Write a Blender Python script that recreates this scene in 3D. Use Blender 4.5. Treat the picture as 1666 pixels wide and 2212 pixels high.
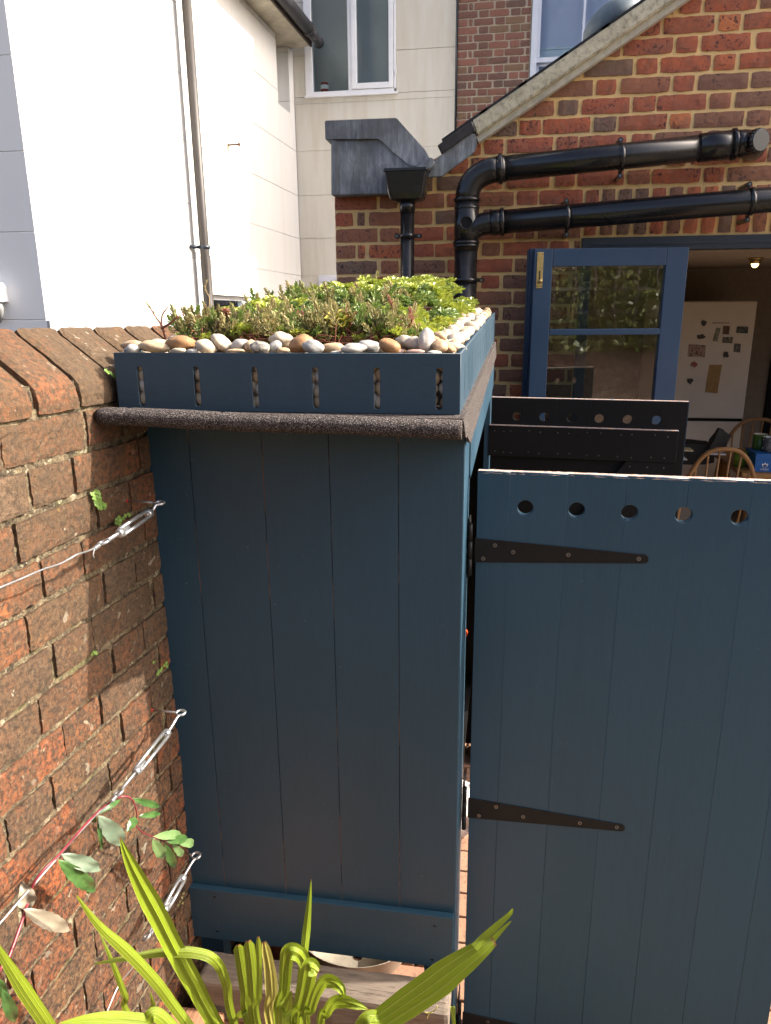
import bpy, bmesh, math, random
import numpy as np
from mathutils import Vector, Matrix, noise as mnoise

random.seed(7)
scene = bpy.context.scene
for o in list(bpy.data.objects):
    bpy.data.objects.remove(o)
COL = scene.collection

# ------------------------------------------------------------------ camera
F, CX, CY, ZC = 1598.57, 833.0, 1106.0, 1.75
def _rot(a, b, c):
    ca, sa, cb, sb, cc, sc = math.cos(a), math.sin(a), math.cos(b), math.sin(b), math.cos(c), math.sin(c)
    Rz = np.array([[ca, -sa, 0], [sa, ca, 0], [0, 0, 1]])
    Bm = np.array([[1, 0, 0], [0, 0, -1], [0, 1, 0]])
    Rx = np.array([[1, 0, 0], [0, cb, -sb], [0, sb, cb]])
    Rr = np.array([[cc, -sc, 0], [sc, cc, 0], [0, 0, 1]])
    return Rr @ Rx @ Bm @ Rz
RM = _rot(-0.156968, 0.279321, -0.008726)
CAM = np.array([0, 0, ZC])
cam = bpy.data.cameras.new('camera')
camo = bpy.data.objects.new('camera', cam)
COL.objects.link(camo)
cam.sensor_fit = 'HORIZONTAL'
cam.sensor_width = 36
cam.lens = F / 1666.0 * 36
cam.clip_start = 0.02
cam.clip_end = 300
Mw = RM.T @ np.diag([1, -1, -1])
M4 = Matrix([[*Mw[i], CAM[i]] for i in range(3)] + [[0, 0, 0, 1]])
camo.matrix_world = M4
scene.camera = camo

# ------------------------------------------------------------------ light
SUN = Vector((1.0, 0.17, 0.725)).normalized()           # towards the sun
world = bpy.data.worlds.new('World')
scene.world = world
world.use_nodes = True
wn = world.node_tree
sky = wn.nodes.new('ShaderNodeTexSky')
sky.sky_type = 'NISHITA'
sky.sun_disc = False
sky.sun_elevation = math.radians(35.6)
sky.sun_rotation = math.radians(80.4)
sky.air_density = 0.55
sky.ozone_density = 0.4
sky.dust_density = 6.0
bg = wn.nodes['Background']
bg.inputs[1].default_value = 0.15
wn.links.new(sky.outputs[0], bg.inputs[0])
sl = bpy.data.lights.new('sun', 'SUN')
sl.energy = 3.6
sl.angle = math.radians(0.5)
sl.color = (1.0, 0.93, 0.82)
slo = bpy.data.objects.new('sun', sl)
COL.objects.link(slo)
slo.rotation_euler = SUN.to_track_quat('Z', 'Y').to_euler()
scene.view_settings.view_transform = 'Standard'
scene.view_settings.look = 'None'
scene.view_settings.gamma = 1
scene.view_settings.exposure = 1.6
scene.view_settings.use_curve_mapping = False
scene.render.engine = 'CYCLES'

# ------------------------------------------------------------------ survey helpers: a sight line met with a real plane
def ray(x, y):
    return RM.T @ np.array([(x - CX) / F, (y - CY) / F, 1.0])
def plane(x, y, n, p0):
    n = np.array(n, float); p0 = np.array(p0, float); r = ray(x, y)
    t = np.dot(n, p0 - CAM) / np.dot(n, r)
    return Vector(CAM + t * r)
def PY(x, y, Y): return plane(x, y, (0, 1, 0), (0, Y, 0))
def PX(x, y, X): return plane(x, y, (1, 0, 0), (X, 0, 0))
def PZ(x, y, Z): return plane(x, y, (0, 0, 1), (0, 0, Z))

# ------------------------------------------------------------------ object helpers
def link(o, parent=None):
    COL.objects.link(o)
    if parent is not None:
        o.parent = parent
        if parent.type == 'EMPTY':
            o.matrix_parent_inverse = Matrix.Translation(-Vector(parent.location))
    return o
def thing(name, label, cat, loc=(0, 0, 0), group=None):
    o = bpy.data.objects.new(name, None)
    o.empty_display_size = 0.05
    o.location = loc
    COL.objects.link(o)
    o['label'] = label; o['category'] = cat
    if group: o['group'] = group
    return o
def tag(o, label=None, cat=None, group=None, kind=None):
    if label: o['label'] = label
    if cat: o['category'] = cat
    if group: o['group'] = group
    if kind: o['kind'] = kind
    return o
def mesh_obj(name, me, mats, parent=None, smooth=False):
    if not isinstance(mats, (list, tuple)): mats = [mats]
    for m in mats:
        if m is not None: me.materials.append(m)
    if smooth:
        me.polygons.foreach_set('use_smooth', [True] * len(me.polygons))
    return link(bpy.data.objects.new(name, me), parent)
def from_bm(name, bm, mats, parent=None, smooth=False):
    bmesh.ops.recalc_face_normals(bm, faces=bm.faces)
    me = bpy.data.meshes.new(name); bm.to_mesh(me); bm.free()
    return mesh_obj(name, me, mats, parent, smooth)
def from_pts(name, v, f, mats, parent=None, smooth=False):
    me = bpy.data.meshes.new(name)
    me.from_pydata([tuple(p) for p in v], [], f); me.update()
    return mesh_obj(name, me, mats, parent, smooth)
def bx(bm, a, b, bev=0.0, M=None, mi=0):
    """box between two corners, optional bevel, optional matrix"""
    x0, y0, z0 = [min(a[i], b[i]) for i in range(3)]
    x1, y1, z1 = [max(a[i], b[i]) for i in range(3)]
    vs = [bm.verts.new(p) for p in ((x0,y0,z0),(x1,y0,z0),(x1,y1,z0),(x0,y1,z0),(x0,y0,z1),(x1,y0,z1),(x1,y1,z1),(x0,y1,z1))]
    fs = [bm.faces.new([vs[i] for i in q]) for q in ((3,2,1,0),(4,5,6,7),(0,1,5,4),(1,2,6,5),(2,3,7,6),(3,0,4,7))]
    for f in fs: f.material_index = mi
    if bev > 0:
        es = list({e for f in fs for e in f.edges})
        r = bmesh.ops.bevel(bm, geom=es, offset=bev, segments=2, affect='EDGES', profile=0.6)
        vs = list({v for f in r['faces'] for v in f.verts} | {v for v in vs if v.is_valid})
    if M is not None:
        for v in vs: v.co = M @ v.co
    return vs
def prism(bm, pts, d, mi=0):
    """polygon pts (3-D) swept by vector d"""
    d = Vector(d)
    a = [bm.verts.new(p) for p in pts]; b = [bm.verts.new(Vector(p) + d) for p in pts]
    n = len(pts); fs = [bm.faces.new(a), bm.faces.new(b[::-1])]
    for i in range(n): fs.append(bm.faces.new((a[i], b[i], b[(i+1) % n], a[(i+1) % n])))
    for f in fs: f.material_index = mi
    return a + b
def catmull(P, k=6):
    P = [Vector(p) for p in P]
    if len(P) < 3: return P
    out = []
    Q = [P[0] * 2 - P[1]] + P + [P[-1] * 2 - P[-2]]
    for i in range(1, len(Q) - 2):
        for j in range(k):
            t = j / k
            a, b, c, d = Q[i-1], Q[i], Q[i+1], Q[i+2]
            out.append(0.5 * ((2*b) + (c-a)*t + (2*a-5*b+4*c-d)*t*t + (3*b-a-3*c+d)*t**3))
    out.append(P[-1])
    return out
def tube(bm, pts, r, seg=10, mi=0, caps=True, radii=None):
    pts = [Vector(p) for p in pts]; rings = []; up = None
    for i, p in enumerate(pts):
        t = (pts[min(i+1, len(pts)-1)] - pts[max(i-1, 0)])
        if t.length < 1e-9: t = Vector((0, 0, 1))
        t.normalize()
        if up is None:
            up = Vector((0, 0, 1)) if abs(t.z) < .9 else Vector((1, 0, 0))
        s = t.cross(up)
        if s.length < 1e-6: s = t.orthogonal()
        s.normalize(); up = s.cross(t).normalized()
        rr = radii[i] if radii else r
        rings.append([bm.verts.new(p + (s * math.cos(a) + up * math.sin(a)) * rr) for a in [2*math.pi*k/seg for k in range(seg)]])
    for a, b in zip(rings, rings[1:]):
        for k in range(seg):
            f = bm.faces.new((a[k], a[(k+1) % seg], b[(k+1) % seg], b[k])); f.material_index = mi; f.smooth = True
    if caps:
        for ring in (rings[0][::-1], rings[-1]):
            f = bm.faces.new(ring); f.material_index = mi
    return rings
def ringpts(c, n, u, r, a0=0, a1=2*math.pi, k=20):
    n = Vector(n).normalized(); u = (Vector(u) - n * n.dot(Vector(u))).normalized(); w = n.cross(u)
    return [Vector(c) + (u * math.cos(a) + w * math.sin(a)) * r for a in [a0 + (a1-a0)*i/(k-1) for i in range(k)]]

# ------------------------------------------------------------------ material helpers
class NT:
    def __init__(s, name, rough=0.5, spec=0.5, metal=0.0):
        s.m = bpy.data.materials.new(name); s.m.use_nodes = True
        s.t = s.m.node_tree; s.n = s.t.nodes; s.b = s.n['Principled BSDF']
        s.b.inputs['Roughness'].default_value = rough
        s.b.inputs['Specular IOR Level'].default_value = spec
        s.b.inputs['Metallic'].default_value = metal
        g = s.n.new('ShaderNodeNewGeometry'); s.pos = g.outputs['Position']
        s.geo = g
    def L(s, a, b): s.t.links.new(a, b)
    def scale(s, v, sc=(1, 1, 1), rot=(0, 0, 0)):
        m = s.n.new('ShaderNodeMapping'); m.inputs['Scale'].default_value = sc; m.inputs['Rotation'].default_value = rot
        s.L(v, m.inputs['Vector']); return m.outputs[0]
    def noise(s, scale, detail=4, rough=0.6, v=None, dist=0.0):
        n = s.n.new('ShaderNodeTexNoise'); n.inputs['Scale'].default_value = scale; n.inputs['Detail'].default_value = detail
        n.inputs['Roughness'].default_value = rough; n.inputs['Distortion'].default_value = dist
        s.L(v if v is not None else s.pos, n.inputs['Vector']); return n.outputs['Fac']
    def voro(s, scale, v=None, feature='F1'):
        n = s.n.new('ShaderNodeTexVoronoi'); n.inputs['Scale'].default_value = scale; n.feature = feature
        s.L(v if v is not None else s.pos, n.inputs['Vector']); return n.outputs
    def ramp(s, fac, stops, interp='LINEAR'):
        r = s.n.new('ShaderNodeValToRGB'); cr = r.color_ramp; cr.interpolation = interp
        while len(cr.elements) > len(stops): cr.elements.remove(cr.elements[-1])
        while len(cr.elements) < len(stops): cr.elements.new(0.5)
        for e, (p, c) in zip(cr.elements, stops):
            e.position = p; e.color = (*c, 1) if not isinstance(c, (int, float)) else (c, c, c, 1)
        s.L(fac, r.inputs[0]); return r.outputs[0]
    def mix(s, fac, a, b, mode='MIX'):
        m = s.n.new('ShaderNodeMix'); m.data_type = 'RGBA'; m.blend_type = mode
        for sock, v in ((m.inputs[0], fac), (m.inputs[6], a), (m.inputs[7], b)):
            if isinstance(v, (int, float)): sock.default_value = v if sock == m.inputs[0] else (v, v, v, 1)
            elif isinstance(v, tuple): sock.default_value = (*v, 1)
            else: s.L(v, sock)
        return m.outputs[2]
    def math(s, op, a, b=0.0):
        m = s.n.new('ShaderNodeMath'); m.operation = op
        for i, v in enumerate((a, b)):
            if isinstance(v, (int, float)): m.inputs[i].default_value = v
            else: s.L(v, m.inputs[i])
        return m.outputs[0]
    def rnd(s):
        return s.n.new('ShaderNodeObjectInfo').outputs['Random']
    def color(s, c):
        if isinstance(c, tuple): s.b.inputs['Base Color'].default_value = (*c, 1)
        else: s.L(c, s.b.inputs['Base Color'])
        return s
    def rough(s, c): s.L(c, s.b.inputs['Roughness']); return s
    def bump(s, h, strength=0.3, dist=0.005):
        b = s.n.new('ShaderNodeBump'); b.inputs['Strength'].default_value = strength; b.inputs['Distance'].default_value = dist
        s.L(h, b.inputs['Height']); s.L(b.outputs[0], s.b.inputs['Normal']); return s

def paint(name, col, rough=0.42, spec=0.5, grain_axis=(14, 14, 1.2)):
    n = NT(name, rough, spec)
    v = n.scale(n.pos, grain_axis)
    g = n.noise(14, 6, 0.65, v)
    g2 = n.noise(2.2, 3, 0.5)
    spk = n.noise(160, 1, 0.5)
    c = n.mix(n.ramp(g, [(0.3, 0), (0.75, 1)]), tuple(x*0.88 for x in col), tuple(x*1.12 for x in col))
    c = n.mix(n.ramp(g2, [(0.3, 0), (0.7, 0.35)]), c, tuple(x*1.25 + 0.004 for x in col))
    c = n.mix(n.ramp(spk, [(0.77, 0), (0.80, 0.5)]), c, tuple(min(1, x*3 + .03) for x in col))
    streak = n.noise(3, 5, .7, n.scale(n.pos, (22, 22, .9)))
    c = n.mix(n.ramp(streak, [(0.45, 0), (0.7, .35)]), c, tuple(x*.75 for x in col))
    c = n.mix(n.ramp(n.rnd(), [(0, 0.0), (1, .35)]), c, tuple(x*1.2 + .002 for x in col))
    n.color(c)
    n.rough(n.ramp(g2, [(0.3, rough - .08), (0.7, rough + .10)]))
    n.bump(n.math('ADD', g, n.math('MULTIPLY', n.noise(40, 2), .6)), 0.25, 0.0012)
    return n.m
MBLUE = paint('blue_paint', (0.0155, 0.047, 0.076), 0.45, 0.45)
MBLUE_GATE = paint('blue_paint_gate', (0.0145, 0.055, 0.090), 0.40, 0.5)
MPLANTER = paint('planter_paint', (0.020, 0.044, 0.066), 0.5, 0.4, (3, 14, 14))
MDOOR = paint('door_blue_paint', (0.018, 0.044, 0.088), 0.38, 0.5)
MBLACKW = paint('black_wood_paint', (0.0045, 0.004, 0.004), 0.6, 0.25)
MDARKFRAME = paint('dark_frame_paint', (0.018, 0.026, 0.038), 0.4, 0.5)

def simple(name, col, rough=0.5, spec=0.5, metal=0.0, var=0.15, sc=20, bump=0.0):
    n = NT(name, rough, spec, metal)
    g = n.noise(sc, 5, 0.6)
    n.color(n.mix(n.ramp(g, [(0.3, 0), (0.7, 1)]), tuple(x*(1-var) for x in col), tuple(min(1, x*(1+var)) for x in col)))
    if bump: n.bump(g, bump, 0.003)
    return n.m
MPLASTIC = None
def plastic():
    n = NT('black_plastic_pipe', 0.28, 0.5)
    g = n.noise(6, 5, 0.6); d = n.noise(45, 3, 0.6)
    n.color(n.mix(n.ramp(g, [(0.55, 0), (0.8, 1)]), (0.009, 0.009, 0.010), (0.018, 0.017, 0.016)))
    n.rough(n.ramp(g, [(0.3, 0.22), (0.75, 0.32)]))
    return n.m
MPLASTIC = plastic()
def render_white(name, col, stain=0.25):
    n = NT(name, 0.85, 0.25)
    g = n.noise(1.2, 5, 0.6); v = n.scale(n.pos, (3, 3, 0.35)); st = n.noise(2.2, 6, 0.65, v); f = n.noise(120, 4, 0.7)
    c = n.mix(n.ramp(st, [(0.42, 0), (0.72, stain)]), col, (col[0]*.72, col[1]*.62, col[2]*.45))
    c = n.mix(n.ramp(g, [(0.35, 0), (0.65, .25)]), c, tuple(x*.9 for x in col))
    n.color(c); n.bump(f, 0.25, 0.003)
    return n.m
MWHITE = render_white('white_render', (0.73, 0.73, 0.71), 0.12)
MCREAM = render_white('cream_render', (0.68, 0.655, 0.58), 0.5)
MUPVC = simple('white_window_paint', (0.80, 0.81, 0.83), 0.35, 0.5, var=0.03)
MGREYEDGE = simple('grooves_grey', (0.62, 0.60, 0.55), 0.9)

def glass(name, tint=(0.9, 0.95, 0.95), refl=0.35, rough=0.02, trans=1.0):
    n = NT(name)
    n.n.remove(n.b)
    out = n.n['Material Output']
    tr = n.n.new('ShaderNodeBsdfTransparent'); tr.inputs[0].default_value = (*[t*trans for t in tint], 1)
    gl = n.n.new('ShaderNodeBsdfGlossy'); gl.inputs['Roughness'].default_value = rough
    gl.inputs['Color'].default_value = (0.95, 0.97, 1, 1)
    fr = n.n.new('ShaderNodeLayerWeight'); fr.inputs[0].default_value = refl
    mx = n.n.new('ShaderNodeMixShader')
    n.L(fr.outputs['Fresnel'], mx.inputs[0]); n.L(tr.outputs[0], mx.inputs[1]); n.L(gl.outputs[0], mx.inputs[2])
    n.L(mx.outputs[0], out.inputs[0])
    b = n.n.new('ShaderNodeBump'); b.inputs['Strength'].default_value = 0.03; b.inputs['Distance'].default_value = 0.01
    n.L(n.noise(7, 2), b.inputs['Height']); n.L(b.outputs[0], gl.inputs['Normal'])
    return n.m
MGLASS = glass('door_glass', refl=0.50)
MGLASSF = glass('window_glass', refl=0.22)

def old_brick():
    n = NT('old_red_brick', 0.9, 0.2)
    r = n.rnd()
    base = n.ramp(r, [(0.0, (0.176, 0.071, 0.033)), (0.15, (0.216, 0.076, 0.031)), (0.30, (0.142, 0.076, 0.042)), (0.45, (0.317, 0.085, 0.029)), (0.60, (0.203, 0.098, 0.044)), (0.72, (0.351, 0.104, 0.033)), (0.84, (0.162, 0.104, 0.066)), (0.93, (0.257, 0.091, 0.040))], 'CONSTANT')
    a = n.noise(9, 8, 0.7); b = n.noise(26, 8, 0.72); c = n.noise(95, 6, 0.75); d = n.noise(60, 3, 0.6, n.scale(n.pos, (1, 1, 1.6)))
    col = n.mix(n.ramp(a, [(0.38, 0), (0.60, .8)]), base, (0.0900, 0.0540, 0.0302))
    col = n.mix(n.ramp(b, [(0.42, 0), (0.60, .65)]), col, (0.0612, 0.0418, 0.0288))
    col = n.mix(n.ramp(n.noise(17, 6, 0.7, n.scale(n.pos, (1.3, 1, 1))), [(0.54, 0), (0.68, .5)]), col, (0.2160, 0.0706, 0.0288))
    col = n.mix(n.ramp(c, [(0.45, 0), (0.58, .95)]), col, (0.0288, 0.0216, 0.0173))
    col = n.mix(n.ramp(n.noise(130, 4, 0.7), [(0.56, 0), (0.68, .6)]), col, (0.2304, 0.1728, 0.1080))
    lich = n.noise(38, 4, 0.5); big = n.noise(5, 3, 0.5)
    sep = n.n.new('ShaderNodeSeparateXYZ'); n.L(n.pos, sep.inputs[0])
    top = n.ramp(sep.outputs['Z'], [(0.0, 0.0), (1.0, 1.0)])
    lm = n.math('MULTIPLY', n.ramp(lich, [(0.655, 0), (0.68, 1)]), n.ramp(big, [(0.42, 0.08), (0.64, 1)]))
    z_up = n.ramp(n.math('MULTIPLY', sep.outputs['Z'], .6), [(0.25, 0), (0.98, .5)])
    col = n.mix(z_up, col, (0.1116, 0.0756, 0.0446))
    col = n.mix(n.math('MULTIPLY', lm, .7), col, (0.3168, 0.2880, 0.2160))
    col = n.mix(n.math('MULTIPLY', n.ramp(n.noise(44, 3, .5), [(0.73, 0), (0.76, .6)]), .6), col, (0.2448, 0.1656, 0.0432))
    n.color(col)
    h = n.math('ADD', n.math('MULTIPLY', b, 1.2), n.math('ADD', n.math('MULTIPLY', c, .9), n.math('MULTIPLY', a, .8)))
    n.bump(h, 1.0, 0.006)
    return n.m
def old_mortar():
    n = NT('old_lime_mortar', 0.95, 0.1)
    a = n.noise(30, 7, 0.7); b = n.noise(120, 5, 0.7); g = n.noise(6, 3, .5)
    col = n.mix(n.ramp(a, [(0.38, 0), (0.60, 1)]), (0.26, 0.205, 0.125), (0.085, 0.066, 0.046))
    col = n.mix(n.ramp(b, [(0.5, 0), (0.64, .7)]), col, (0.05, 0.042, 0.034))
    col = n.mix(n.ramp(n.noise(50, 3, .6), [(0.6, 0), (0.66, .8)]), col, (0.42, 0.37, 0.26))
    col = n.mix(n.ramp(g, [(0.6, 0), (0.7, .35)]), col, (0.12, 0.16, 0.04))
    n.color(col); n.bump(n.math('ADD', a, b), 1.0, 0.01)
    return n.m
def house_brick(name, cols, speck=(0.022, 0.022, 0.032)):
    n = NT(name, 0.82, 0.25)
    r = n.rnd()
    base = n.ramp(r, cols, 'CONSTANT')
    a = n.noise(16, 7, 0.7); b = n.noise(55, 6, 0.7); v = n.noise(75, 2, 0.5)
    col = n.mix(n.ramp(a, [(0.42, 0), (0.66, .6)]), base, (0.19, 0.092, 0.066))
    col = n.mix(n.ramp(b, [(0.5, 0), (0.72, .5)]), col, (0.34, 0.18, 0.12))
    m = n.math('MULTIPLY', n.ramp(v, [(0.58, 0), (0.63, 1)]), n.ramp(n.noise(7, 2, .5), [(0.42, 0), (0.6, 1)]))
    col = n.mix(n.math('MULTIPLY', m, .75), col, speck)
    n.color(col); n.bump(n.math('ADD', a, b), 0.6, 0.004)
    return n.m
HB = [(0.0, (0.380, 0.116, 0.059)), (0.12, (0.333, 0.134, 0.074)), (0.3, (0.425, 0.119, 0.057)), (0.42, (0.276, 0.130, 0.076)), (0.56, (0.391, 0.116, 0.063)), (0.68, (0.190, 0.123, 0.087)), (0.78, (0.483, 0.143, 0.065)), (0.88, (0.236, 0.123, 0.080)), (0.97, (0.598, 0.198, 0.076))]
MHBRICK = house_brick('house_brick', HB)
MMBRICK = house_brick('dark_house_brick', [(0.0, (0.17, 0.085, 0.065)), (0.2, (0.22, 0.105, 0.075)), (0.4, (0.14, 0.08, 0.062)), (0.6, (0.25, 0.11, 0.08)), (0.8, (0.19, 0.125, 0.075)), (0.93, (0.12, 0.08, 0.065))])
MOBRICK = old_brick()
MOMORTAR = old_mortar()
def sandy(name, c1, c2):
    n = NT(name, 0.92, 0.15)
    a = n.noise(7, 5, 0.6); b = n.noise(190, 4, 0.7)
    col = n.mix(n.ramp(a, [(0.35, 0), (0.65, 1)]), c1, c2)
    col = n.mix(n.ramp(b, [(0.35, 0), (0.75, .3)]), col, tuple(x*.6 for x in c1))
    n.color(col); n.bump(n.math('ADD', b, n.noise(25, 4)), 0.5, 0.004)
    return n.m
MMORTAR = sandy('sandy_mortar', (0.86, 0.58, 0.25), (0.72, 0.50, 0.24))
MMORTAR2 = sandy('pale_grey_mortar', (0.56, 0.49, 0.38), (0.46, 0.40, 0.31))
def felt():
    n = NT('mineral_roof_felt', 0.95, 0.15)
    v = n.voro(330)
    g = n.noise(420, 3, 0.7)
    c = n.ramp(g, [(0.42, (0.016, 0.014, 0.015)), (0.53, (0.060, 0.052, 0.050)), (0.64, (0.30, 0.26, 0.24))])
    c = n.mix(n.ramp(n.noise(14, 3), [(0.4, 0), (0.7, .35)]), c, (0.05, 0.04, 0.035))
    n.color(c); n.bump(g, 0.9, 0.004)
    return n.m
MFELT = felt()
def lead():
    n = NT('weathered_lead', 0.6, 0.4, 0.0)
    v = n.scale(n.pos, (9, 9, 1.3)); a = n.noise(5, 8, 0.75, v); b = n.noise(4, 5, 0.6)
    c = n.mix(n.ramp(a, [(0.42, 0), (0.7, 1)]), (0.135, 0.145, 0.155), (0.34, 0.36, 0.38))
    c = n.mix(n.ramp(b, [(0.45, 0), (0.62, .75)]), c, (0.085, 0.085, 0.088))
    n.color(c); n.bump(n.noise(12, 4), 0.25, 0.01)
    return n.m
MLEAD = lead()
def verge_mat():
    n = NT('lichened_cement', 0.9, 0.2)
    a = n.noise(5, 8, 0.7); b = n.noise(40, 6, .7)
    c = n.mix(n.ramp(a, [(0.4, 0), (0.6, 1)]), (0.60, 0.55, 0.40), (0.42, 0.38, 0.27))
    c = n.mix(n.ramp(b, [(0.5, 0), (0.68, .7)]), c, (0.16, 0.145, 0.10))
    n.color(c); n.bump(n.math('ADD', a, b), 0.6, 0.008)
    return n.m
MVERGE = verge_mat()
MGALV = simple('galvanised_steel', (0.44, 0.45, 0.46), 0.3, 0.5, 0.8, 0.2, 60, 0.1)
MBRASS = simple('brass', (0.55, 0.40, 0.16), 0.35, 0.5, 0.9, 0.15, 30)
MSTRAP = simple('black_iron_hinge', (0.006, 0.006, 0.0065), 0.55, 0.3, 0.0, 0.3, 30, 0.1)
MSCREW = simple('screw_head_steel', (0.20, 0.19, 0.18), 0.35, 0.5, 0.8)
MDARK = simple('dark_void', (0.010, 0.009, 0.009), 0.8, 0.2)
_n = NT('raw_pine', .85, .2); _n.color(_n.ramp(_n.noise(5, 4, .6, _n.scale(_n.pos, (8, 8, 1.4))), [(0.44, (0.010, 0.010, 0.012)), (0.54, (0.06, 0.035, 0.02)), (0.64, (0.36, 0.17, 0.07))])); MRAW = _n.m
def rawedge():
    n = NT('worn_timber_edge', 0.75, 0.3)
    g = n.noise(60, 4, .7, n.scale(n.pos, (3, 1, 1)))
    n.color(n.ramp(g, [(0.42, (0.16, 0.22, 0.28)), (0.5, (0.40, 0.26, 0.20)), (0.62, (0.50, 0.36, 0.28))]))
    return n.m
MEDGE = rawedge()
def wood(name, c1, c2, axis=(1.2, 14, 14), crack=True, rough=.85):
    n = NT(name, rough, 0.2)
    v = n.scale(n.pos, axis); g = n.noise(4, 8, 0.75, v, .4); big = n.noise(2.5, 3); fine = n.noise(14, 6, .7, v)
    c = n.mix(n.ramp(g, [(0.35, 0), (0.65, 1)]), c1, c2)
    c = n.mix(n.ramp(fine, [(0.5, 0), (0.62, .6)]), c, tuple(x*.55 for x in c1))
    if crack: c = n.mix(n.ramp(n.noise(3, 6, .8, n.scale(n.pos, (axis[0]*.8, axis[1]*1.5, axis[2]*1.5))), [(0.36, .85), (0.41, 0)]), c, (0.03, 0.022, 0.016))
    n.color(c); n.bump(n.math('ADD', g, fine), 0.6, 0.004)
    return n.m
MSLEEP = wood('weathered_sleeper', (0.15, 0.12, 0.095), (0.22, 0.175, 0.135))
MSLEEP2 = wood('red_brown_sleeper', (0.32, 0.155, 0.085), (0.40, 0.21, 0.12), (14, 1.2, 14))
MCHAIR = wood('chair_wood', (0.40, 0.22, 0.09), (0.30, 0.15, 0.06), (8, 8, 2), False, .45)
MTABLE = wood('table_wood', (0.42, 0.23, 0.09), (0.34, 0.17, 0.06), (2, 9, 9), False, .45)
def pebble_mat():
    n = NT('pebble', 0.7, 0.3)
    r = n.rnd()
    base = n.ramp(r, [(0.0, (0.406, 0.343, 0.265)), (0.14, (0.421, 0.374, 0.312)), (0.28, (0.328, 0.211, 0.117)), (0.38, (0.452, 0.374, 0.281)), (0.52, (0.281, 0.265, 0.242)), (0.62, (0.437, 0.398, 0.351)), (0.74, (0.390, 0.281, 0.187)), (0.86, (0.437, 0.390, 0.328))], 'CONSTANT')
    tc = n.n.new('ShaderNodeTexCoord').outputs['Object']
    a = n.noise(2.2, 6, .6, tc); b = n.noise(9, 5, .7, tc)
    c = n.mix(n.ramp(a, [(0.42, 0), (0.62, .5)]), base, (0.390, 0.281, 0.172))
    c = n.mix(n.ramp(b, [(0.55, 0), (0.68, .5)]), c, (0.172, 0.133, 0.101))
    n.color(c); n.bump(b, .25, .004)
    return n.m
MPEB = pebble_mat()
def pebble_col(name, c1, c2, sp=9):
    n = NT(name, 0.6, 0.35); tc = n.n.new('ShaderNodeTexCoord').outputs['Object']
    a = n.noise(2.5, 6, .65, tc); b = n.noise(sp, 5, .7, tc)
    c = n.mix(n.ramp(a, [(0.4, 0), (0.6, 1)]), c1, c2)
    c = n.mix(n.ramp(b, [(0.58, 0), (0.7, .5)]), c, tuple(x*.5 for x in c2))
    n.color(c); n.bump(b, .25, .004); return n.m
PC = dict(tan=pebble_col('tan_pebble', (0.384, 0.264, 0.144), (0.448, 0.336, 0.216)), orange=pebble_col('orange_pebble', (0.320, 0.168, 0.068), (0.272, 0.152, 0.072)),
          cream=pebble_col('cream_pebble', (0.400, 0.328, 0.232), (0.464, 0.392, 0.296)), white=pebble_col('white_pebble', (0.448, 0.416, 0.368), (0.376, 0.344, 0.304)),
          grey=pebble_col('grey_pebble', (0.352, 0.344, 0.320), (0.272, 0.264, 0.248)), mottled=pebble_col('mottled_pebble', (0.416, 0.360, 0.272), (0.080, 0.088, 0.096), 5),
          pink=pebble_col('pinkish_pebble', (0.368, 0.216, 0.168), (0.400, 0.264, 0.216)), brown=pebble_col('brown_pebble', (0.336, 0.216, 0.128), (0.400, 0.288, 0.176)))
def leafmat(name, c1, c2, back=None, rough=0.35, trans=0.25, sc=40, vein=False):
    n = NT(name, rough, 0.5)
    g = n.noise(sc, 4, .6)
    c = n.mix(n.ramp(g, [(0.35, 0), (0.65, 1)]), c1, c2)
    n.color(c)
    out = n.n['Material Output']
    tl = n.n.new('ShaderNodeBsdfTranslucent'); n.L(c, tl.inputs[0])
    mx = n.n.new('ShaderNodeMixShader'); mx.inputs[0].default_value = trans
    n.L(n.b.outputs[0], mx.inputs[1]); n.L(tl.outputs[0], mx.inputs[2]); n.L(mx.outputs[0], out.inputs[0])
    return n.m

# ------------------------------------------------------------------ setting: ground
GZ = -0.40
bm = bmesh.new(); bx(bm, (-40, -40, GZ - .3), (40, 60, GZ - .02))
soilm = simple('garden_soil', (0.07, 0.05, 0.035), 0.95, 0.1, var=.4, sc=30, bump=.5)
g = from_bm('ground', bm, soilm); tag(g, 'earth of the garden and yard', kind='structure')
MPAVER = NT('red_brick_paver', 0.85, 0.2)
_n = MPAVER; _a = _n.noise(14, 6, .7)
_n.color(_n.mix(_n.ramp(_n.noise(60, 4, .7), [(0.5, 0), (0.65, .6)]), _n.mix(_a, _n.ramp(_n.rnd(), [(0, (0.27, 0.12, 0.07)), (0.5, (0.32, 0.17, 0.11)), (1, (0.24, 0.09, 0.06))]), (0.32, 0.21, 0.14)), (0.10, 0.07, 0.055)))
_n.bump(_a, .4, .004); MPAVER = _n.m
bm = bmesh.new(); bx(bm, (-3, 1.3, GZ - .02), (4, 3.7, GZ + .045))
bx(bm, (-.04, -3.4, GZ - .02), (5, 1.29, GZ + .045), mi=1)  # slab out of view, added to bounce light onto the gate and boards
pav = from_bm('paving', bm, [MOMORTAR, simple('bounce_slab_stone', (0.16, 0.13, 0.10), .85, .2, var=.25, sc=5, bump=.2)]); tag(pav, 'brick paving of the yard, with an added unseen slab that bounces light', kind='structure')
bm = bmesh.new(); bx(bm, (-.1, -.05, -.03), (.1, .05, .03), .004)
pm = bpy.data.meshes.new('brick_paver'); bmesh.ops.recalc_face_normals(bm, faces=bm.faces); bm.to_mesh(pm); bm.free(); pm.materials.append(MPAVER)
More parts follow.
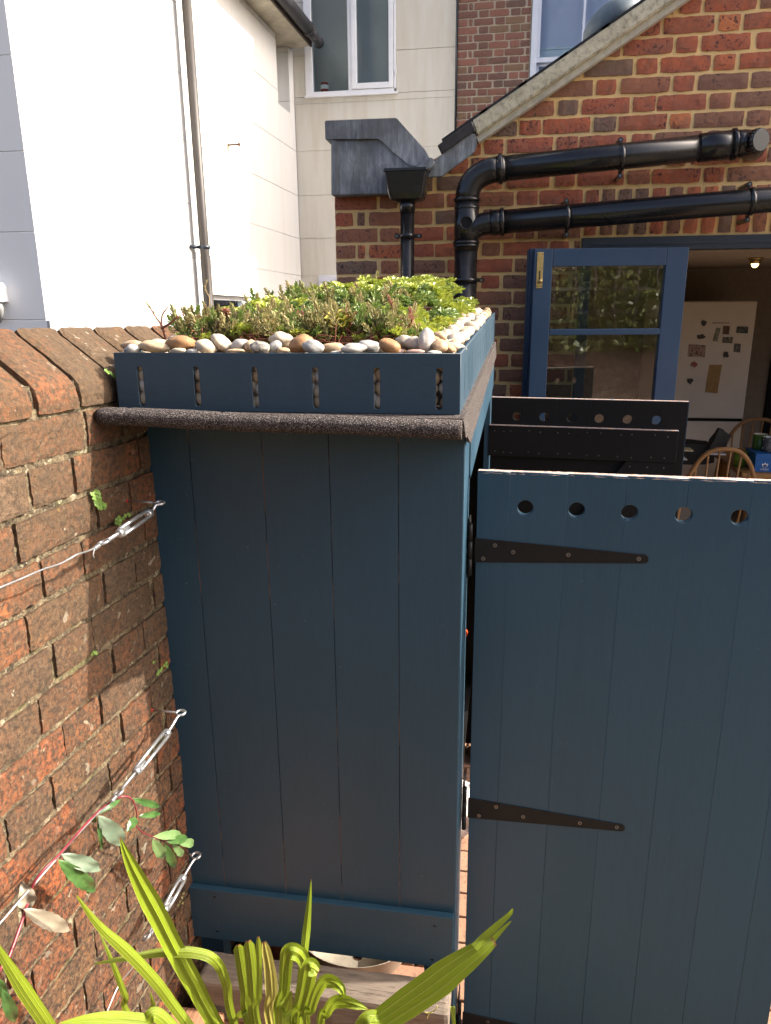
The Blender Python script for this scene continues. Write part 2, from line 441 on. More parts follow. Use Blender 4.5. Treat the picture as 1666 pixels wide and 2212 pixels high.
for j in range(16):
    for i in range(9):
        x = -.85 + i * .212 + (j % 2) * .106; y = 1.62 + j * .108
        if abs(x) < 1.0:
            o = bpy.data.objects.new('brick_paver', pm); o.location = (x, y, GZ + .022 + random.uniform(-.002, .002) + .03 - .004); link(o, pav)

# ------------------------------------------------------------------ brick meshes (unit: front face towards -Y at y=0, x 0..1, z 0..1)
def brick_mesh(name, w, h, d, seed, nx=7, nz=3, jit=0.0035, relief=0.0015, mat=None, front=-1):
    """brick w x h, face in the XZ plane facing -Y, jagged arrises"""
    rs = random.Random(seed); bm = bmesh.new(); G = []
    for j in range(nz + 1):
        row = []
        for i in range(nx + 1):
            x, z = w * i / nx, h * j / nz
            ex, ez = (i in (0, nx)), (j in (0, nz))
            if ex: x += (rs.uniform(0, jit) if i == 0 else -rs.uniform(0, jit))
            if ez: z += (rs.uniform(0, jit) if j == 0 else -rs.uniform(0, jit))
            if not ex and not ez: x += rs.uniform(-.3, .3) * w / nx; z += rs.uniform(-.2, .2) * h / nz
            y = rs.uniform(-relief, relief)
            if ex or ez: y += jit * .35
            if ex and ez: y += jit * .5; x += (1 if i == 0 else -1) * jit * .25; z += (1 if j == 0 else -1) * jit * .25
            row.append(bm.verts.new((x, y, z)))
        G.append(row)
    for j in range(nz):
        for i in range(nx):
            f = bm.faces.new((G[j][i], G[j][i+1], G[j+1][i+1], G[j+1][i])); f.smooth = False
    per = [G[0][i] for i in range(nx + 1)] + [G[j][nx] for j in range(1, nz + 1)] + [G[nz][i] for i in range(nx - 1, -1, -1)] + [G[j][0] for j in range(nz - 1, 0, -1)]
    back = [bm.verts.new((v.co.x + (w/2 - v.co.x) * .02, d, v.co.z)) for v in per]
    for k in range(len(per)):
        bm.faces.new((per[k], per[(k+1) % len(per)], back[(k+1) % len(per)], back[k]))
    me = bpy.data.meshes.new(name); bmesh.ops.recalc_face_normals(bm, faces=bm.faces)
    bm.to_mesh(me); bm.free()
    if mat: me.materials.append(mat)
    return me
_bc = {}
def brick_var(kind, w, h, d, mat, n=6, **kw):
    key = (kind, round(w, 3), round(h, 3))
    if key not in _bc:
        _bc[key] = [brick_mesh('brick', w, h, d, hash((kind, round(w*1000), s)) % 9999, mat=mat, **kw) for s in range(n)]
    return random.choice(_bc[key])
def put_brick(parent, me, loc, rotz=0.0, rot=None, name='brick'):
    o = bpy.data.objects.new(name, me); o.location = loc
    o.rotation_euler = rot if rot else (0, 0, rotz)
    return link(o, parent)

# ------------------------------------------------------------------ boundary wall (old garden wall on the left)
BH = Vector((0.061, 0.998, 0)).normalized()          # along the wall, away from camera
BN = Vector((BH.y, -BH.x, 0))                        # out of the wall, towards the yard
BP = Vector((-0.791, 1.56, 0)); TILT = -0.024
def WP(s, z, d=0.0):
    p = BP + BH * s + BN * d; p.z = z + TILT * s; return p
def wallpt(x, y, d=0.0):
    q = BP + BN * d
    return plane(x, y, tuple(BN), tuple(q))
wall = thing('boundary_wall', 'old red brick garden wall with sloping coping bricks at the left of the blue store', 'brick wall', WP(0, GZ))
bm = bmesh.new()
prism(bm, [WP(-3.2, GZ, -.006), WP(2.4, GZ, -.006), WP(2.4, 1.60, -.012), WP(-3.2, 1.60, -.012)], -BN * .225)
mo = from_bm('mortar', bm, MOMORTAR, wall)
# rough mortar relief in front of the flat bed: a fine displaced sheet in the near area
NX, NZ = 260, 150
vv, ff = [], []
for j in range(NZ + 1):
    for i in range(NX + 1):
        s = -1.15 + 1.35 * i / NX; z = -0.1 + 1.66 * j / NZ
        p = Vector((s * 40, z * 40, 3.1)); q = Vector((s * 130, z * 130, 9))
        dd = -.0058 + .0045 * mnoise.noise(p) + .0028 * mnoise.noise(q)
        vv.append(WP(s, z, dd))
for j in range(NZ):
    for i in range(NX):
        a = j * (NX + 1) + i; ff.append((a, a + 1, a + NX + 2, a + NX + 1))
mr = from_pts('pointing', vv, ff, MOMORTAR, wall, True)
GA = 0.0835; ZB0 = 1.544; PIT = 0.360
def wall_brick(s0, s1, z0, z1, k):
    w = s1 - s0; h = z1 - z0
    me = brick_var('old' + ('h' if w < .15 else 's'), round(w, 2), round(h, 3), .09, MOBRICK, n=9, nx=(9 if w < .15 else 18), nz=7, jit=0.0032, relief=0.0013)
    o = bpy.data.objects.new('brick', me)
    # local x runs towards +s, local -y faces BN
    X = (WP(1, 0) - WP(0, 0)).normalized(); Y = -BN; Z = X.cross(Y).normalized()
    off = random.uniform(-.001, .003)
    c = WP(s0, z0, off)
    ang = random.uniform(-.008, .008)
    M = Matrix(((X.x, Y.x, Z.x, c.x), (X.y, Y.y, Z.y, c.y), (X.z, Y.z, Z.z, c.z), (0, 0, 0, 1))) @ Matrix.Rotation(ang, 4, 'Y')
    link(o, wall)
    o.matrix_parent_inverse = Matrix.Translation(-Vector(wall.location))
    o.matrix_basis = M
    return o
rb = random.Random(3)
extra = bmesh.new()
for r in range(0, 23):
    z1 = ZB0 - r * GA; z0 = z1 - GA + .0075
    z1 -= .002
    hc = -0.350 if r % 2 == 1 else -0.350 + PIT / 2
    if r == 0: hc = -.17
    smin = -1.05 if r < 6 else (-.95 if r < 14 else -.8)
    k = -9
    while k < 8:
        c = hc + k * PIT + rb.uniform(-.006, .006)
        for (a, b) in ((c - .0595, c + .0595), (c + .0640, c + PIT - .0640)):
            if a > .42 : continue
            if a < smin:      # beyond the frame: one joined part
                if b > -3.1: 
                    q = [WP(a, z0), WP(b, z0), WP(b, z1), WP(a, z1)]
                    prism(extra, [p - BN*.03 for p in q], BN * .031)
                continue
            wall_brick(a + rb.uniform(0, .003), b, z0 + rb.uniform(0, .0015), z1, k)
        k += 1
tag(from_bm('far_bricks', extra, MOBRICK, wall), kind='stuff')
# coping: saddle-backed bricks
def coping(s0, s1, rs):
    bm = bmesh.new(); N = 10; prof = []
    A = [(0.003, 1.549), (0.004, 1.598)] ; Rg = (-.126, 1.697); Bk = [(-.252, 1.60), (-.252, 1.549)]
    pts = [A[0], (0.005, 1.572), A[1]]
    for i in range(1, 9): t = i / 8; pts.append((A[1][0] + (Rg[0]-A[1][0]) * t, A[1][1] + (Rg[1]-A[1][1]) * t + .003 * math.sin(t*math.pi)))
    pts += [(-.19, 1.652), Bk[0], Bk[1]]
    rings = []; NS = 8
    tw = rs.uniform(-.003, .003)
    for i in range(NS + 1):
        s = s0 + (s1 - s0) * i / NS; e = (i in (0, NS)); ring = []
        for j, (d, z) in enumerate(pts):
            jj = rs.uniform(-.0012, .0012)
            ins = .0035 if e else 0
            dd = d - ins * (1 if d > -.12 else -1) ; zz = z - (ins if z > 1.56 else -ins*.3) + jj + tw * (i/NS - .5)
            if e: s_ = s + rs.uniform(0, .003) * (1 if i == 0 else -1)
            else: s_ = s
            if j == 2: dd -= .004; zz -= .002
            ring.append(bm.verts.new(WP(s_, zz, dd)))
        rings.append(ring)
    n = len(pts)
    for a, b in zip(rings, rings[1:]):
        for j in range(n): bm.faces.new((a[j], b[j], b[(j+1) % n], a[(j+1) % n]))
    bm.faces.new(rings[0]); bm.faces.new(rings[-1][::-1])
    return from_bm('coping_brick', bm, MOBRICK, wall)
rs = random.Random(5)
edges = [-.362, -.235, -.107]
while edges[0] > -1.1: edges.insert(0, edges[0] - .127)
while edges[-1] < 1.7: edges.append(edges[-1] + .127)
for a, b in zip(edges, edges[1:]):
    coping(a + .004, b - .005 - (.008 if abs(a + .489) < .01 else 0), rs)
bm = bmesh.new()
prism(bm, [WP(-3, 1.54, -.009), WP(-3, 1.59, -.010), WP(-3, 1.684, -.126), WP(-3, 1.59, -.24), WP(-3, 1.54, -.24)], WP(2.3, 0) - WP(-3, 0))
from_bm('coping_mortar', bm, MOMORTAR, wall)

# ------------------------------------------------------------------ blue store (shed)
SX = lambda Y: -0.075 + 0.02 * (Y - 1.56)
shed = thing('storage_shed', 'tall narrow blue boarded garden store with open doors and a green roof', 'shed', (-.43, 2.3, GZ))
FY = 1.56
seamx = [-.795, -.696, -.525, -.372, -.218, -.0755]
for a, b in zip(seamx, seamx[1:]):
    bm = bmesh.new(); bx(bm, (a + .0008, FY, .10), (b - .0008, FY + .018, 1.508), .0008)
    from_bm('board', bm, MBLUE, shed)
bm = bmesh.new()
for sx_ in seamx[1:-1]: bx(bm, (sx_ - .004, FY + .0016, .12), (sx_ + .004, FY + .02, 1.505))
from_bm('tongue', bm, MRAW, shed)
bm = bmesh.new(); rn = random.Random(12)
for i in range(26):
    x, z = rn.uniform(-.75, -.1), rn.uniform(.26, 1.42); r_ = rn.uniform(.0008, .0022)
    prism(bm, ringpts((x, FY - .0003, z), (0, 1, 0), (1, 0, 0), r_, k=8)[:-1], (0, .001, 0), 0)
tag(from_bm('paint_flecks', bm, simple('filled_nail', (0.09, 0.12, 0.14), .6), shed), kind='stuff')
bm = bmesh.new(); bx(bm, (-.794, FY - .020, .062), (-.0765, FY - .001, .226), .002)
for x, z in ((-.72, .205), (-.72, .09), (-.125, .195), (-.13, .085)): bx(bm, (x - .004, FY - .0206, z - .0025), (x + .004, FY - .019, z + .0025), mi=1)
from_bm('bottom_rail', bm, [MBLUE, MSTRAP], shed)
def side_box(name, Y0, Y1, z0, z1, t=.02, out=0.0, mat=MBLUE, bev=.0015, z0b=None, z1b=None):
    bm = bmesh.new()
    z0b = z0 if z0b is None else z0b; z1b = z1 if z1b is None else z1b
    P = [(SX(Y0) + out, Y0, z0), (SX(Y1) + out, Y1, z0b), (SX(Y1) + out, Y1, z1b), (SX(Y0) + out, Y0, z1)]
    prism(bm, P, (-t, 0, 0))
    if bev: bmesh.ops.bevel(bm, geom=bm.edges[:], offset=bev, segments=1, affect='EDGES')
    return from_bm(name, bm, mat, shed)
side_box('corner_post', 1.5605, 1.735, GZ + .04, 1.506, .022, .0015)
side_box('corner_post', 2.985, 3.15, GZ + .04, 1.52, .022, .0015)
side_box('fascia', 1.70, 3.15, 1.345, 1.455, .018, .006, z0b=1.40, z1b=1.535)
for x in (-.775, -.135): 
    bm = bmesh.new(); bx(bm, (x - .02, FY + .02, GZ + .04), (x + .05, FY + .07, .3)); from_bm('foot', bm, MBLUE, shed)
bm = bmesh.new(); bx(bm, (-.80, FY + .02, .10), (-.785, 3.15, 1.5)); from_bm('side_wall', bm, MBLACKW, shed)
bm = bmesh.new(); bx(bm, (-.785, 3.13, GZ + .1), (SX(3.13) - .023, 3.15, 1.5)); from_bm('back_wall', bm, MBLACKW, shed)
bm = bmesh.new(); bx(bm, (-.785, FY + .019, .11), (SX(1.56) - .022, FY + .035, 1.44)); from_bm('lining', bm, MBLACKW, shed)
bm = bmesh.new(); bx(bm, (-.785, FY + .02, .05), (SX(1.56) - .022, 3.13, .075)); from_bm('shelf', bm, MBLACKW, shed)
# roof deck and felt
bm = bmesh.new()
prism(bm, [(-.785, 1.385, 1.513), (SX(1.4) + .004, 1.385, 1.513), (SX(3.2) + .004, 3.2, 1.555), (-.785, 3.2, 1.555)], (0, 0, .022))
from_bm('roof', bm, MFELT, shed)
bm = bmesh.new()     # rolled drip of mineral felt along the front
NSEG, NR = 90, 14
for i in range(NSEG + 1):
    t = i / NSEG; x = -.797 + (.797 - .0715) * t
    rr = .0205 + .0012 * mnoise.noise(Vector((x * 14, 0, 0)))
    for c in (.09, .285, .355, .53, .66, .74, .89): rr -= .0022 * math.exp(-((t - c) / .004) ** 2)
    if i < 3: rr *= (.80, .93, .98)[i]
    zc = 1.5325 - .0145 * t + .002 * mnoise.noise(Vector((x * 5, 3, 0)))
    ring = []
    for k in range(NR):
        a = 2 * math.pi * k / NR
        ring.append(bm.verts.new((x + .0015 * mnoise.noise(Vector((a, x * 30, 1))), 1.374 + rr * 1.05 * math.cos(a), zc + rr * math.sin(a) * (1 if math.sin(a) < 0 else .8))))
    if i:
        for k in range(NR): f = bm.faces.new((prev[k], prev[(k+1) % NR], ring[(k+1) % NR], ring[k])); f.smooth = True
    else: bm.faces.new(ring)
    prev = ring
bm.faces.new(prev[::-1])
from_bm('felt_drip', bm, MFELT, shed)
bm = bmesh.new()     # felt turned down the open side
rf = random.Random(2); N = 60; top, bot = [], []
for i in range(N + 1):
    t = i / N; Y = 1.378 + (3.20 - 1.378) * t
    zt = 1.536 + (1.578 - 1.536) * t; zb = 1.452 + (1.520 - 1.452) * t - (0.012 * math.sin(t * 9) * (1 - t)) * .3
    if Y < 1.56: zb += (1.56 - Y) * .30 + rf.uniform(-.004, .004)
    x = SX(Y) + .013 + .001 * mnoise.noise(Vector((Y * 20, 0, 0)))
    top.append((x - .004, Y, zt)); bot.append((x, Y, zb + rf.uniform(-.0012, .0012)))
A = [bm.verts.new(p) for p in top]; Bv = [bm.verts.new(p) for p in bot]; Cv = [bm.verts.new((p[0] - .005, p[1], p[2])) for p in bot]; Dv = [bm.verts.new((p[0] - .02, p[1], p[2])) for p in top]
for i in range(N):
    bm.faces.new((A[i], A[i+1], Bv[i+1], Bv[i])); bm.faces.new((Bv[i], Bv[i+1], Cv[i+1], Cv[i])); bm.faces.new((A[i], A[i+1], Dv[i+1], Dv[i])); bm.faces.new((Cv[i], Cv[i+1], Dv[i+1], Dv[i]))
bm.faces.new((A[0], Bv[0], Cv[0], Dv[0])); bm.faces.new((A[N], Bv[N], Cv[N], Dv[N]))
from_bm('felt_edge', bm, MFELT, shed)

# --- doors: a board outline with round holes cut through, also across a joint
def board(x0, x1, z0, z1, circles, t, T, mats, parent, name='board', edge=True):
    """board in local (u, z), thickness t along local y; circles (cx, cz, r)"""
    bm = bmesh.new(); segs = 28
    mine = [c for c in circles if c[0] + c[2] > x0 and c[0] - c[2] < x1]
    def arc(c, side):     # points of the circle inside the board, seen from the given edge, going up / down
        cx, cz, r = c; xe = x1 if side > 0 else x0
        dz = math.sqrt(max(0, r*r - (xe - cx)**2)); a0 = math.atan2(-dz, xe - cx); a1 = math.atan2(dz, xe - cx)
        if side > 0:   # go up along right edge: from a0 the long way through the board
            A0, A1 = a0, a1 - 2*math.pi
        else:
            A0, A1 = a1, a0
            if A0 < 0: A0 += 2*math.pi
            if A1 < 0: A1 += 2*math.pi
            if A1 > A0: A1 -= 2*math.pi
            # left edge, travelling downward: pass through the board side (angle 0)
        return [(cx + r*math.cos(A0 + (A1-A0)*i/14), cz + r*math.sin(A0 + (A1-A0)*i/14)) for i in range(15)]
    right = [c for c in mine if c[0] + c[2] > x1]; left = [c for c in mine if c[0] - c[2] < x0]; full = [c for c in mine if c not in right and c not in left]
    pts = [(x0, z0), (x1, z0)]
    for c in sorted(right, key=lambda c: c[1]): pts += arc(c, 1)
    pts += [(x1, z1), (x0, z1)]
    for c in sorted(left, key=lambda c: -c[1]): pts += arc(c, -1)
    cu = bpy.data.curves.new('c', 'CURVE'); cu.dimensions = '2D'; cu.fill_mode = 'BOTH'; cu.extrude = t / 2; cu.bevel_depth = .0009; cu.bevel_resolution = 0
    def spl(P):
        s = cu.splines.new('POLY'); s.points.add(len(P) - 1)
        for p, q in zip(s.points, P): p.co = (q[0], q[1], 0, 1)
        s.use_cyclic_u = True
    spl(pts)
    for c in full: spl([(c[0] + c[2]*math.cos(2*math.pi*i/segs), c[1] + c[2]*math.sin(2*math.pi*i/segs)) for i in range(segs)])
    ob = bpy.data.objects.new('tmp', cu); COL.objects.link(ob)
    dg = bpy.context.evaluated_depsgraph_get(); dg.update()
    me = bpy.data.meshes.new_from_object(ob.evaluated_get(dg)); bpy.data.objects.remove(ob); bpy.data.curves.remove(cu)
    me.transform(T @ Matrix(((1,0,0,0),(0,0,-1,t/2),(0,1,0,0),(0,0,0,1))))
    me.materials.clear()
    for p in me.polygons: p.material_index = 0
    o = mesh_obj(name, me, mats, parent)
    return o
def gate_frame(g0, az):
    return Matrix.Translation((g0[0], g0[1], 0)) @ Matrix.Rotation(az, 4, 'Z')
def strap(T, u0, u1, za0, za1, zb0, zb1, parent, y=-.004, screws=(), pin=None):
    bm = bmesh.new(); P = [(u0, za0), (u1 - .006, zb0), (u1, zb0 + .005), (u1, zb1 - .005), (u1 - .006, zb1), (u0, za1)]
    prism(bm, [(p[0], -.0035, p[1]) for p in P], (0, .003, 0))
    bmesh.ops.bevel(bm, geom=bm.edges[:], offset=.0007, segments=1, affect='EDGES')
    for (u, z) in screws:
        R = ringpts((u, -.0045, z), (0, 1, 0), (1, 0, 0), .0050, k=13)[:-1]; prism(bm, R, (0, .0015, 0), 1)
        bx(bm, (u - .003, -.0052, z - .0006), (u + .003, -.0044, z + .0006), mi=0); bx(bm, (u - .0006, -.0052, z - .003), (u + .0006, -.0044, z + .003), mi=0)
    for v in bm.verts: v.co = T @ v.co
    return from_bm('strap_hinge', bm, [MSTRAP, MSCREW], parent)
def hinge_pin(T, u, z0, z1, parent, plate=True):
    bm = bmesh.new(); n = 3; h = (z1 - z0) / n
    for i in range(n):
        tube(bm, [(u, -.004, z0 + i*h + .0007), (u, -.004, z0 + (i+1)*h - .0007)], .0062, 14)
    tube(bm, [(u, -.004, z1), (u, -.004, z1 + .004)], .0045, 12, radii=[.0045, .002])
    if plate: bx(bm, (u - .006, .002, z0 - .008), (u - .003, .05, z1 + .006))
    for v in bm.verts: v.co = T @ v.co
    return from_bm('hinge_pin', bm, MSTRAP, parent)

def build_gate(name, label, g0, az, W, ztop, zbot, seams, holes, outside_blue):
    T = gate_frame(g0, az)
    gt = bpy.data.objects.new(name, None); gt.location = (g0[0], g0[1], 0); link(gt, shed)
    gt.matrix_parent_inverse = Matrix.Translation(-Vector(shed.location)); gt['label'] = label
    r = random.Random(len(name) + int(outside_blue))
    for a, b in zip(seams, seams[1:]):
        o = board(a + .0008, b - .0008, zbot, ztop - r.uniform(0, .001), holes, .018, T, MBLUE_GATE if outside_blue else MBLACKW, gt)
    return gt, T
# front leaf (seen from outside)
GS = [0.0, .0748, .204, .333, .463, .595, .7245, .806]
GH = [(.1113 + .1161*i, 1.2825, .0192) for i in range(6)]
gate1, T1 = build_gate('door', 'nearer blue door leaf swung open with a row of round holes', (-.049, 1.69), -.045, .806, 1.3665, -.32, GS, GH, True)
bm = bmesh.new()
for s_ in GS[1:-1]:
    bx(bm, (s_ - .003, .0012, -.31), (s_ + .003, .016, 1.262)); bx(bm, (s_ - .003, .0012, 1.303), (s_ + .003, .016, 1.364))
for v in bm.verts: v.co = T1 @ v.co
from_bm('tongue', bm, MRAW, gate1)
bm = bmesh.new()      # worn saw-cut top edge
NE = 80; pr_ = []
re_ = random.Random(8)
for i in range(NE + 1):
    u = .0005 + (.805) * i / NE; h1, h2 = re_.uniform(-.0008, .0008), re_.uniform(-.0006, .0006)
    pr_.append([bm.verts.new(T1 @ Vector(p)) for p in ((u, -.0012 + h2, 1.3655 - .0035 + h1), (u, .0005, 1.3672 + h2*.6), (u, .0175, 1.3672 + h1*.6), (u, .0188, 1.362))])
for a, b in zip(pr_, pr_[1:]):
    for k in range(3): bm.faces.new((a[k], b[k], b[k+1], a[k+1]))
from_bm('worn_edge', bm, MEDGE, gate1)
bm = bmesh.new()
for z0, z1 in ((1.10, 1.22), (.36, .50), (-.30, -.17)): bx(bm, (.02, .0185, z0), (.78, .038, z1))
for v in bm.verts: v.co = T1 @ v.co
from_bm('ledge', bm, MBLACKW, gate1)
strap(T1, -.003, .3935, 1.142, 1.2033, 1.1640, 1.1849, gate1, screws=[(.045, 1.188), (.018, 1.153), (.088, 1.1735), (.215, 1.1745), (.372, 1.1745)])
strap(T1, -.003, .398, .4181, .4802, .4350, .4555, gate1, screws=[(.071, .463), (.027, .429), (.142, .443), (.286, .4455), (.378, .4465)])
strap(T1, -.003, .398, -.315, -.252, -.297, -.276, gate1, screws=[(.071, -.272), (.027, -.30)])
hinge_pin(T1, -.0145, 1.108, 1.239, gate1); hinge_pin(T1, -.0125, .382, .512, gate1); hinge_pin(T1, -.0125, -.35, -.215, gate1)
# rear leaf (seen from inside)
G2S = [0.0, .128, .256, .384, .512, .64, .738]
G2H = [(.103 + .1052*i, 1.2985, .0185) for i in range(6)]
gate2, T2 = build_gate('door', 'farther door leaf swung open showing its black ledged inner face', (-.04, 3.0), -.0965, .738, 1.3705, -.32, G2S, G2H, False)
bm = bmesh.new(); bx(bm, (-.005, -.020, 1.139), (.7105, -.0005, 1.262), .0015)
rr_ = random.Random(4); 
for z in (1.243, 1.157):
    for u in (.02, .055, .085, .15, .195, .265, .31, .38, .425, .50, .545, .625, .67):
        uu, zz = u + rr_.uniform(-.005, .005), z + rr_.uniform(-.004, .004)
        prism(bm, ringpts((uu, -.0213, zz), (0, 1, 0), (1, 0, 0), .0028, k=9)[:-1], (0, .001, 0), 1)
for v in bm.verts: v.co = T2 @ v.co
from_bm('ledge', bm, [MBLACKW, MSCREW], gate2)
bm = bmesh.new(); prism(bm, [(.530, -.018, 1.1375), (.706, -.018, 1.1375), (.30, -.018, .55), (.12, -.018, .55)], (0, .0175, 0))
for u in (.545, .61, .67): prism(bm, ringpts((u, -.0188, 1.118), (0, 1, 0), (1, 0, 0), .003, k=9)[:-1], (0, .001, 0), 1)
for v in bm.verts: v.co = T2 @ v.co
from_bm('brace', bm, [MBLACKW, MSCREW], gate2)
bm = bmesh.new(); bx(bm, (.7382, -.0005, -.32), (.7402, .0185, 1.371)); bx(bm, (0, -.0005, 1.3708), (.7385, .0185, 1.3728), mi=1)
bx(bm, (-.005, -.021, 1.2622), (.7105, -.0, 1.2642), mi=1)
for v in bm.verts: v.co = T2 @ v.co
from_bm('painted_edge', bm, [MBLUE, MEDGE], gate2)

# ------------------------------------------------------------------ roof planter
planter = thing('roof_planter', 'low blue box with vertical slots holding pebbles and sedum on the store roof', 'planter', (-.45, 2.3, 1.525))
def slotted(name, T, L, z0, z1, slots, w, s0, s1, t=.016, lean=0.0, mat=MPLANTER):
    cu = bpy.data.curves.new('c', 'CURVE'); cu.dimensions = '2D'; cu.fill_mode = 'BOTH'; cu.extrude = t / 2; cu.bevel_depth = .0007; cu.bevel_resolution = 0
    def spl(P):
        s = cu.splines.new('POLY'); s.points.add(len(P) - 1)
        for p, q in zip(s.points, P): p.co = (q[0], q[1], 0, 1)
        s.use_cyclic_u = True
    spl([(0, z0), (L, z0), (L, z1), (0, z1)])
    for u in slots:
        r = w / 2; P = [(u + r*math.cos(a), s1 - r + r*math.sin(a)) for a in [math.pi*i/10 for i in range(11)]] + [(u + r*math.cos(a), s0 + r + r*math.sin(a)) for a in [math.pi + math.pi*i/10 for i in range(11)]]
        spl(P)
    ob = bpy.data.objects.new('tmp', cu); COL.objects.link(ob)
    dg = bpy.context.evaluated_depsgraph_get(); dg.update()
    me = bpy.data.meshes.new_from_object(ob.evaluated_get(dg)); bpy.data.objects.remove(ob); bpy.data.curves.remove(cu)
    me.transform(T @ Matrix(((1,0,0,0),(0,0,-1,t/2),(0,1,0,0),(0,0,0,1))))
    me.materials.clear()
    for p in me.polygons: p.material_index = 0
    return mesh_obj(name, me, mat, planter)
slotted('front_panel', Matrix.Translation((-.777, 1.42, 0)), .6975, 1.5374, 1.6515, [.052, .172, .293, .416, .5375, .658], .0138, 1.5445, 1.626, t=.004)
PS = 3.30
me_side = slotted('side_panel', Matrix.Translation((-.0795, 1.4215, 0)) @ Matrix.Rotation(math.atan2(1, .02), 4, 'Z'), PS - 1.42, 1.5374, 1.6515, [.110 + .124*i for i in range(14)], .012, 1.5445, 1.626, t=.009)
for v in me_side.data.vertices:      # the side rises slightly towards the house
    t = (v.co.y - 1.42) / (PS - 1.42); v.co.z += .0425 * t
bm = bmesh.new(); prism(bm, [(-.7765, 1.430, 1.539), (-.7765, PS, 1.580), (-.7765, PS, 1.694), (-.7765, 1.430, 1.6505)], (.016, 0, 0)); from_bm('side_panel', bm, MPLANTER, planter)
bm = bmesh.new(); prism(bm, [(-.76, PS - .016, 1.582), (-.056, PS - .016, 1.582), (-.056, PS - .016, 1.692), (-.76, PS - .016, 1.692)], (0, .016, 0)); from_bm('back_panel', bm, MPLANTER, planter)
bm = bmesh.new(); prism(bm, [(-.71, 1.53, 1.55), (-.17, 1.53, 1.55), (-.17, 1.53, 1.655), (-.71, 1.53, 1.655)], (0, .003, 0))
prism(bm, [(-.17, 1.533, 1.55), (-.13, 3.1, 1.59), (-.13, 3.1, 1.69), (-.17, 1.533, 1.655)], (-.003, 0, 0))
from_bm('inner_edging', bm, simple('grey_edging', (0.10, 0.095, 0.10), .5), planter)
bm = bmesh.new(); prism(bm, [(-.755, 1.535, 1.558), (-.175, 1.535, 1.558), (-.14, 3.25, 1.60), (-.755, 3.25, 1.60)], (0, 0, .082)); sub = from_bm('planting_soil', bm, soilm, planter)
def roofz(Y): return 1.6515 + .0425 * (Y - 1.42) / (PS - 1.42)

# ------------------------------------------------------------------ pebbles
def peb_mesh(seed):
    bm = bmesh.new(); bmesh.ops.create_icosphere(bm, subdivisions=3, radius=1)
    o = Vector((seed * 3.7, seed * 1.3, 0))
    for v in bm.verts:
        v.co *= 1 + .24 * mnoise.noise(v.co * .9 + o) + .09 * mnoise.noise(v.co * 2.1 + o) + .02 * mnoise.noise(v.co * 5 + o)
    me = bpy.data.meshes.new('pebble'); bm.to_mesh(me); bm.free()
    me.polygons.foreach_set('use_smooth', [True] * len(me.polygons)); return me
PM = [peb_mesh(i) for i in range(9)]
PMm = {}
def pmesh(i, mat):
    k = (i % 9, mat.name)
    if k not in PMm: m = PM[i % 9].copy(); m.materials.append(mat); PMm[k] = m
    return PMm[k]
rp = random.Random(11)
def pebble(c, size, rot, mat, label, group='pebbles edging the green roof'):
    o = bpy.data.objects.new('pebble', pmesh(rp.randrange(9), mat)); o.location = c; o.scale = size; o.rotation_euler = rot
    COL.objects.link(o); return tag(o, label, 'pebble', group)
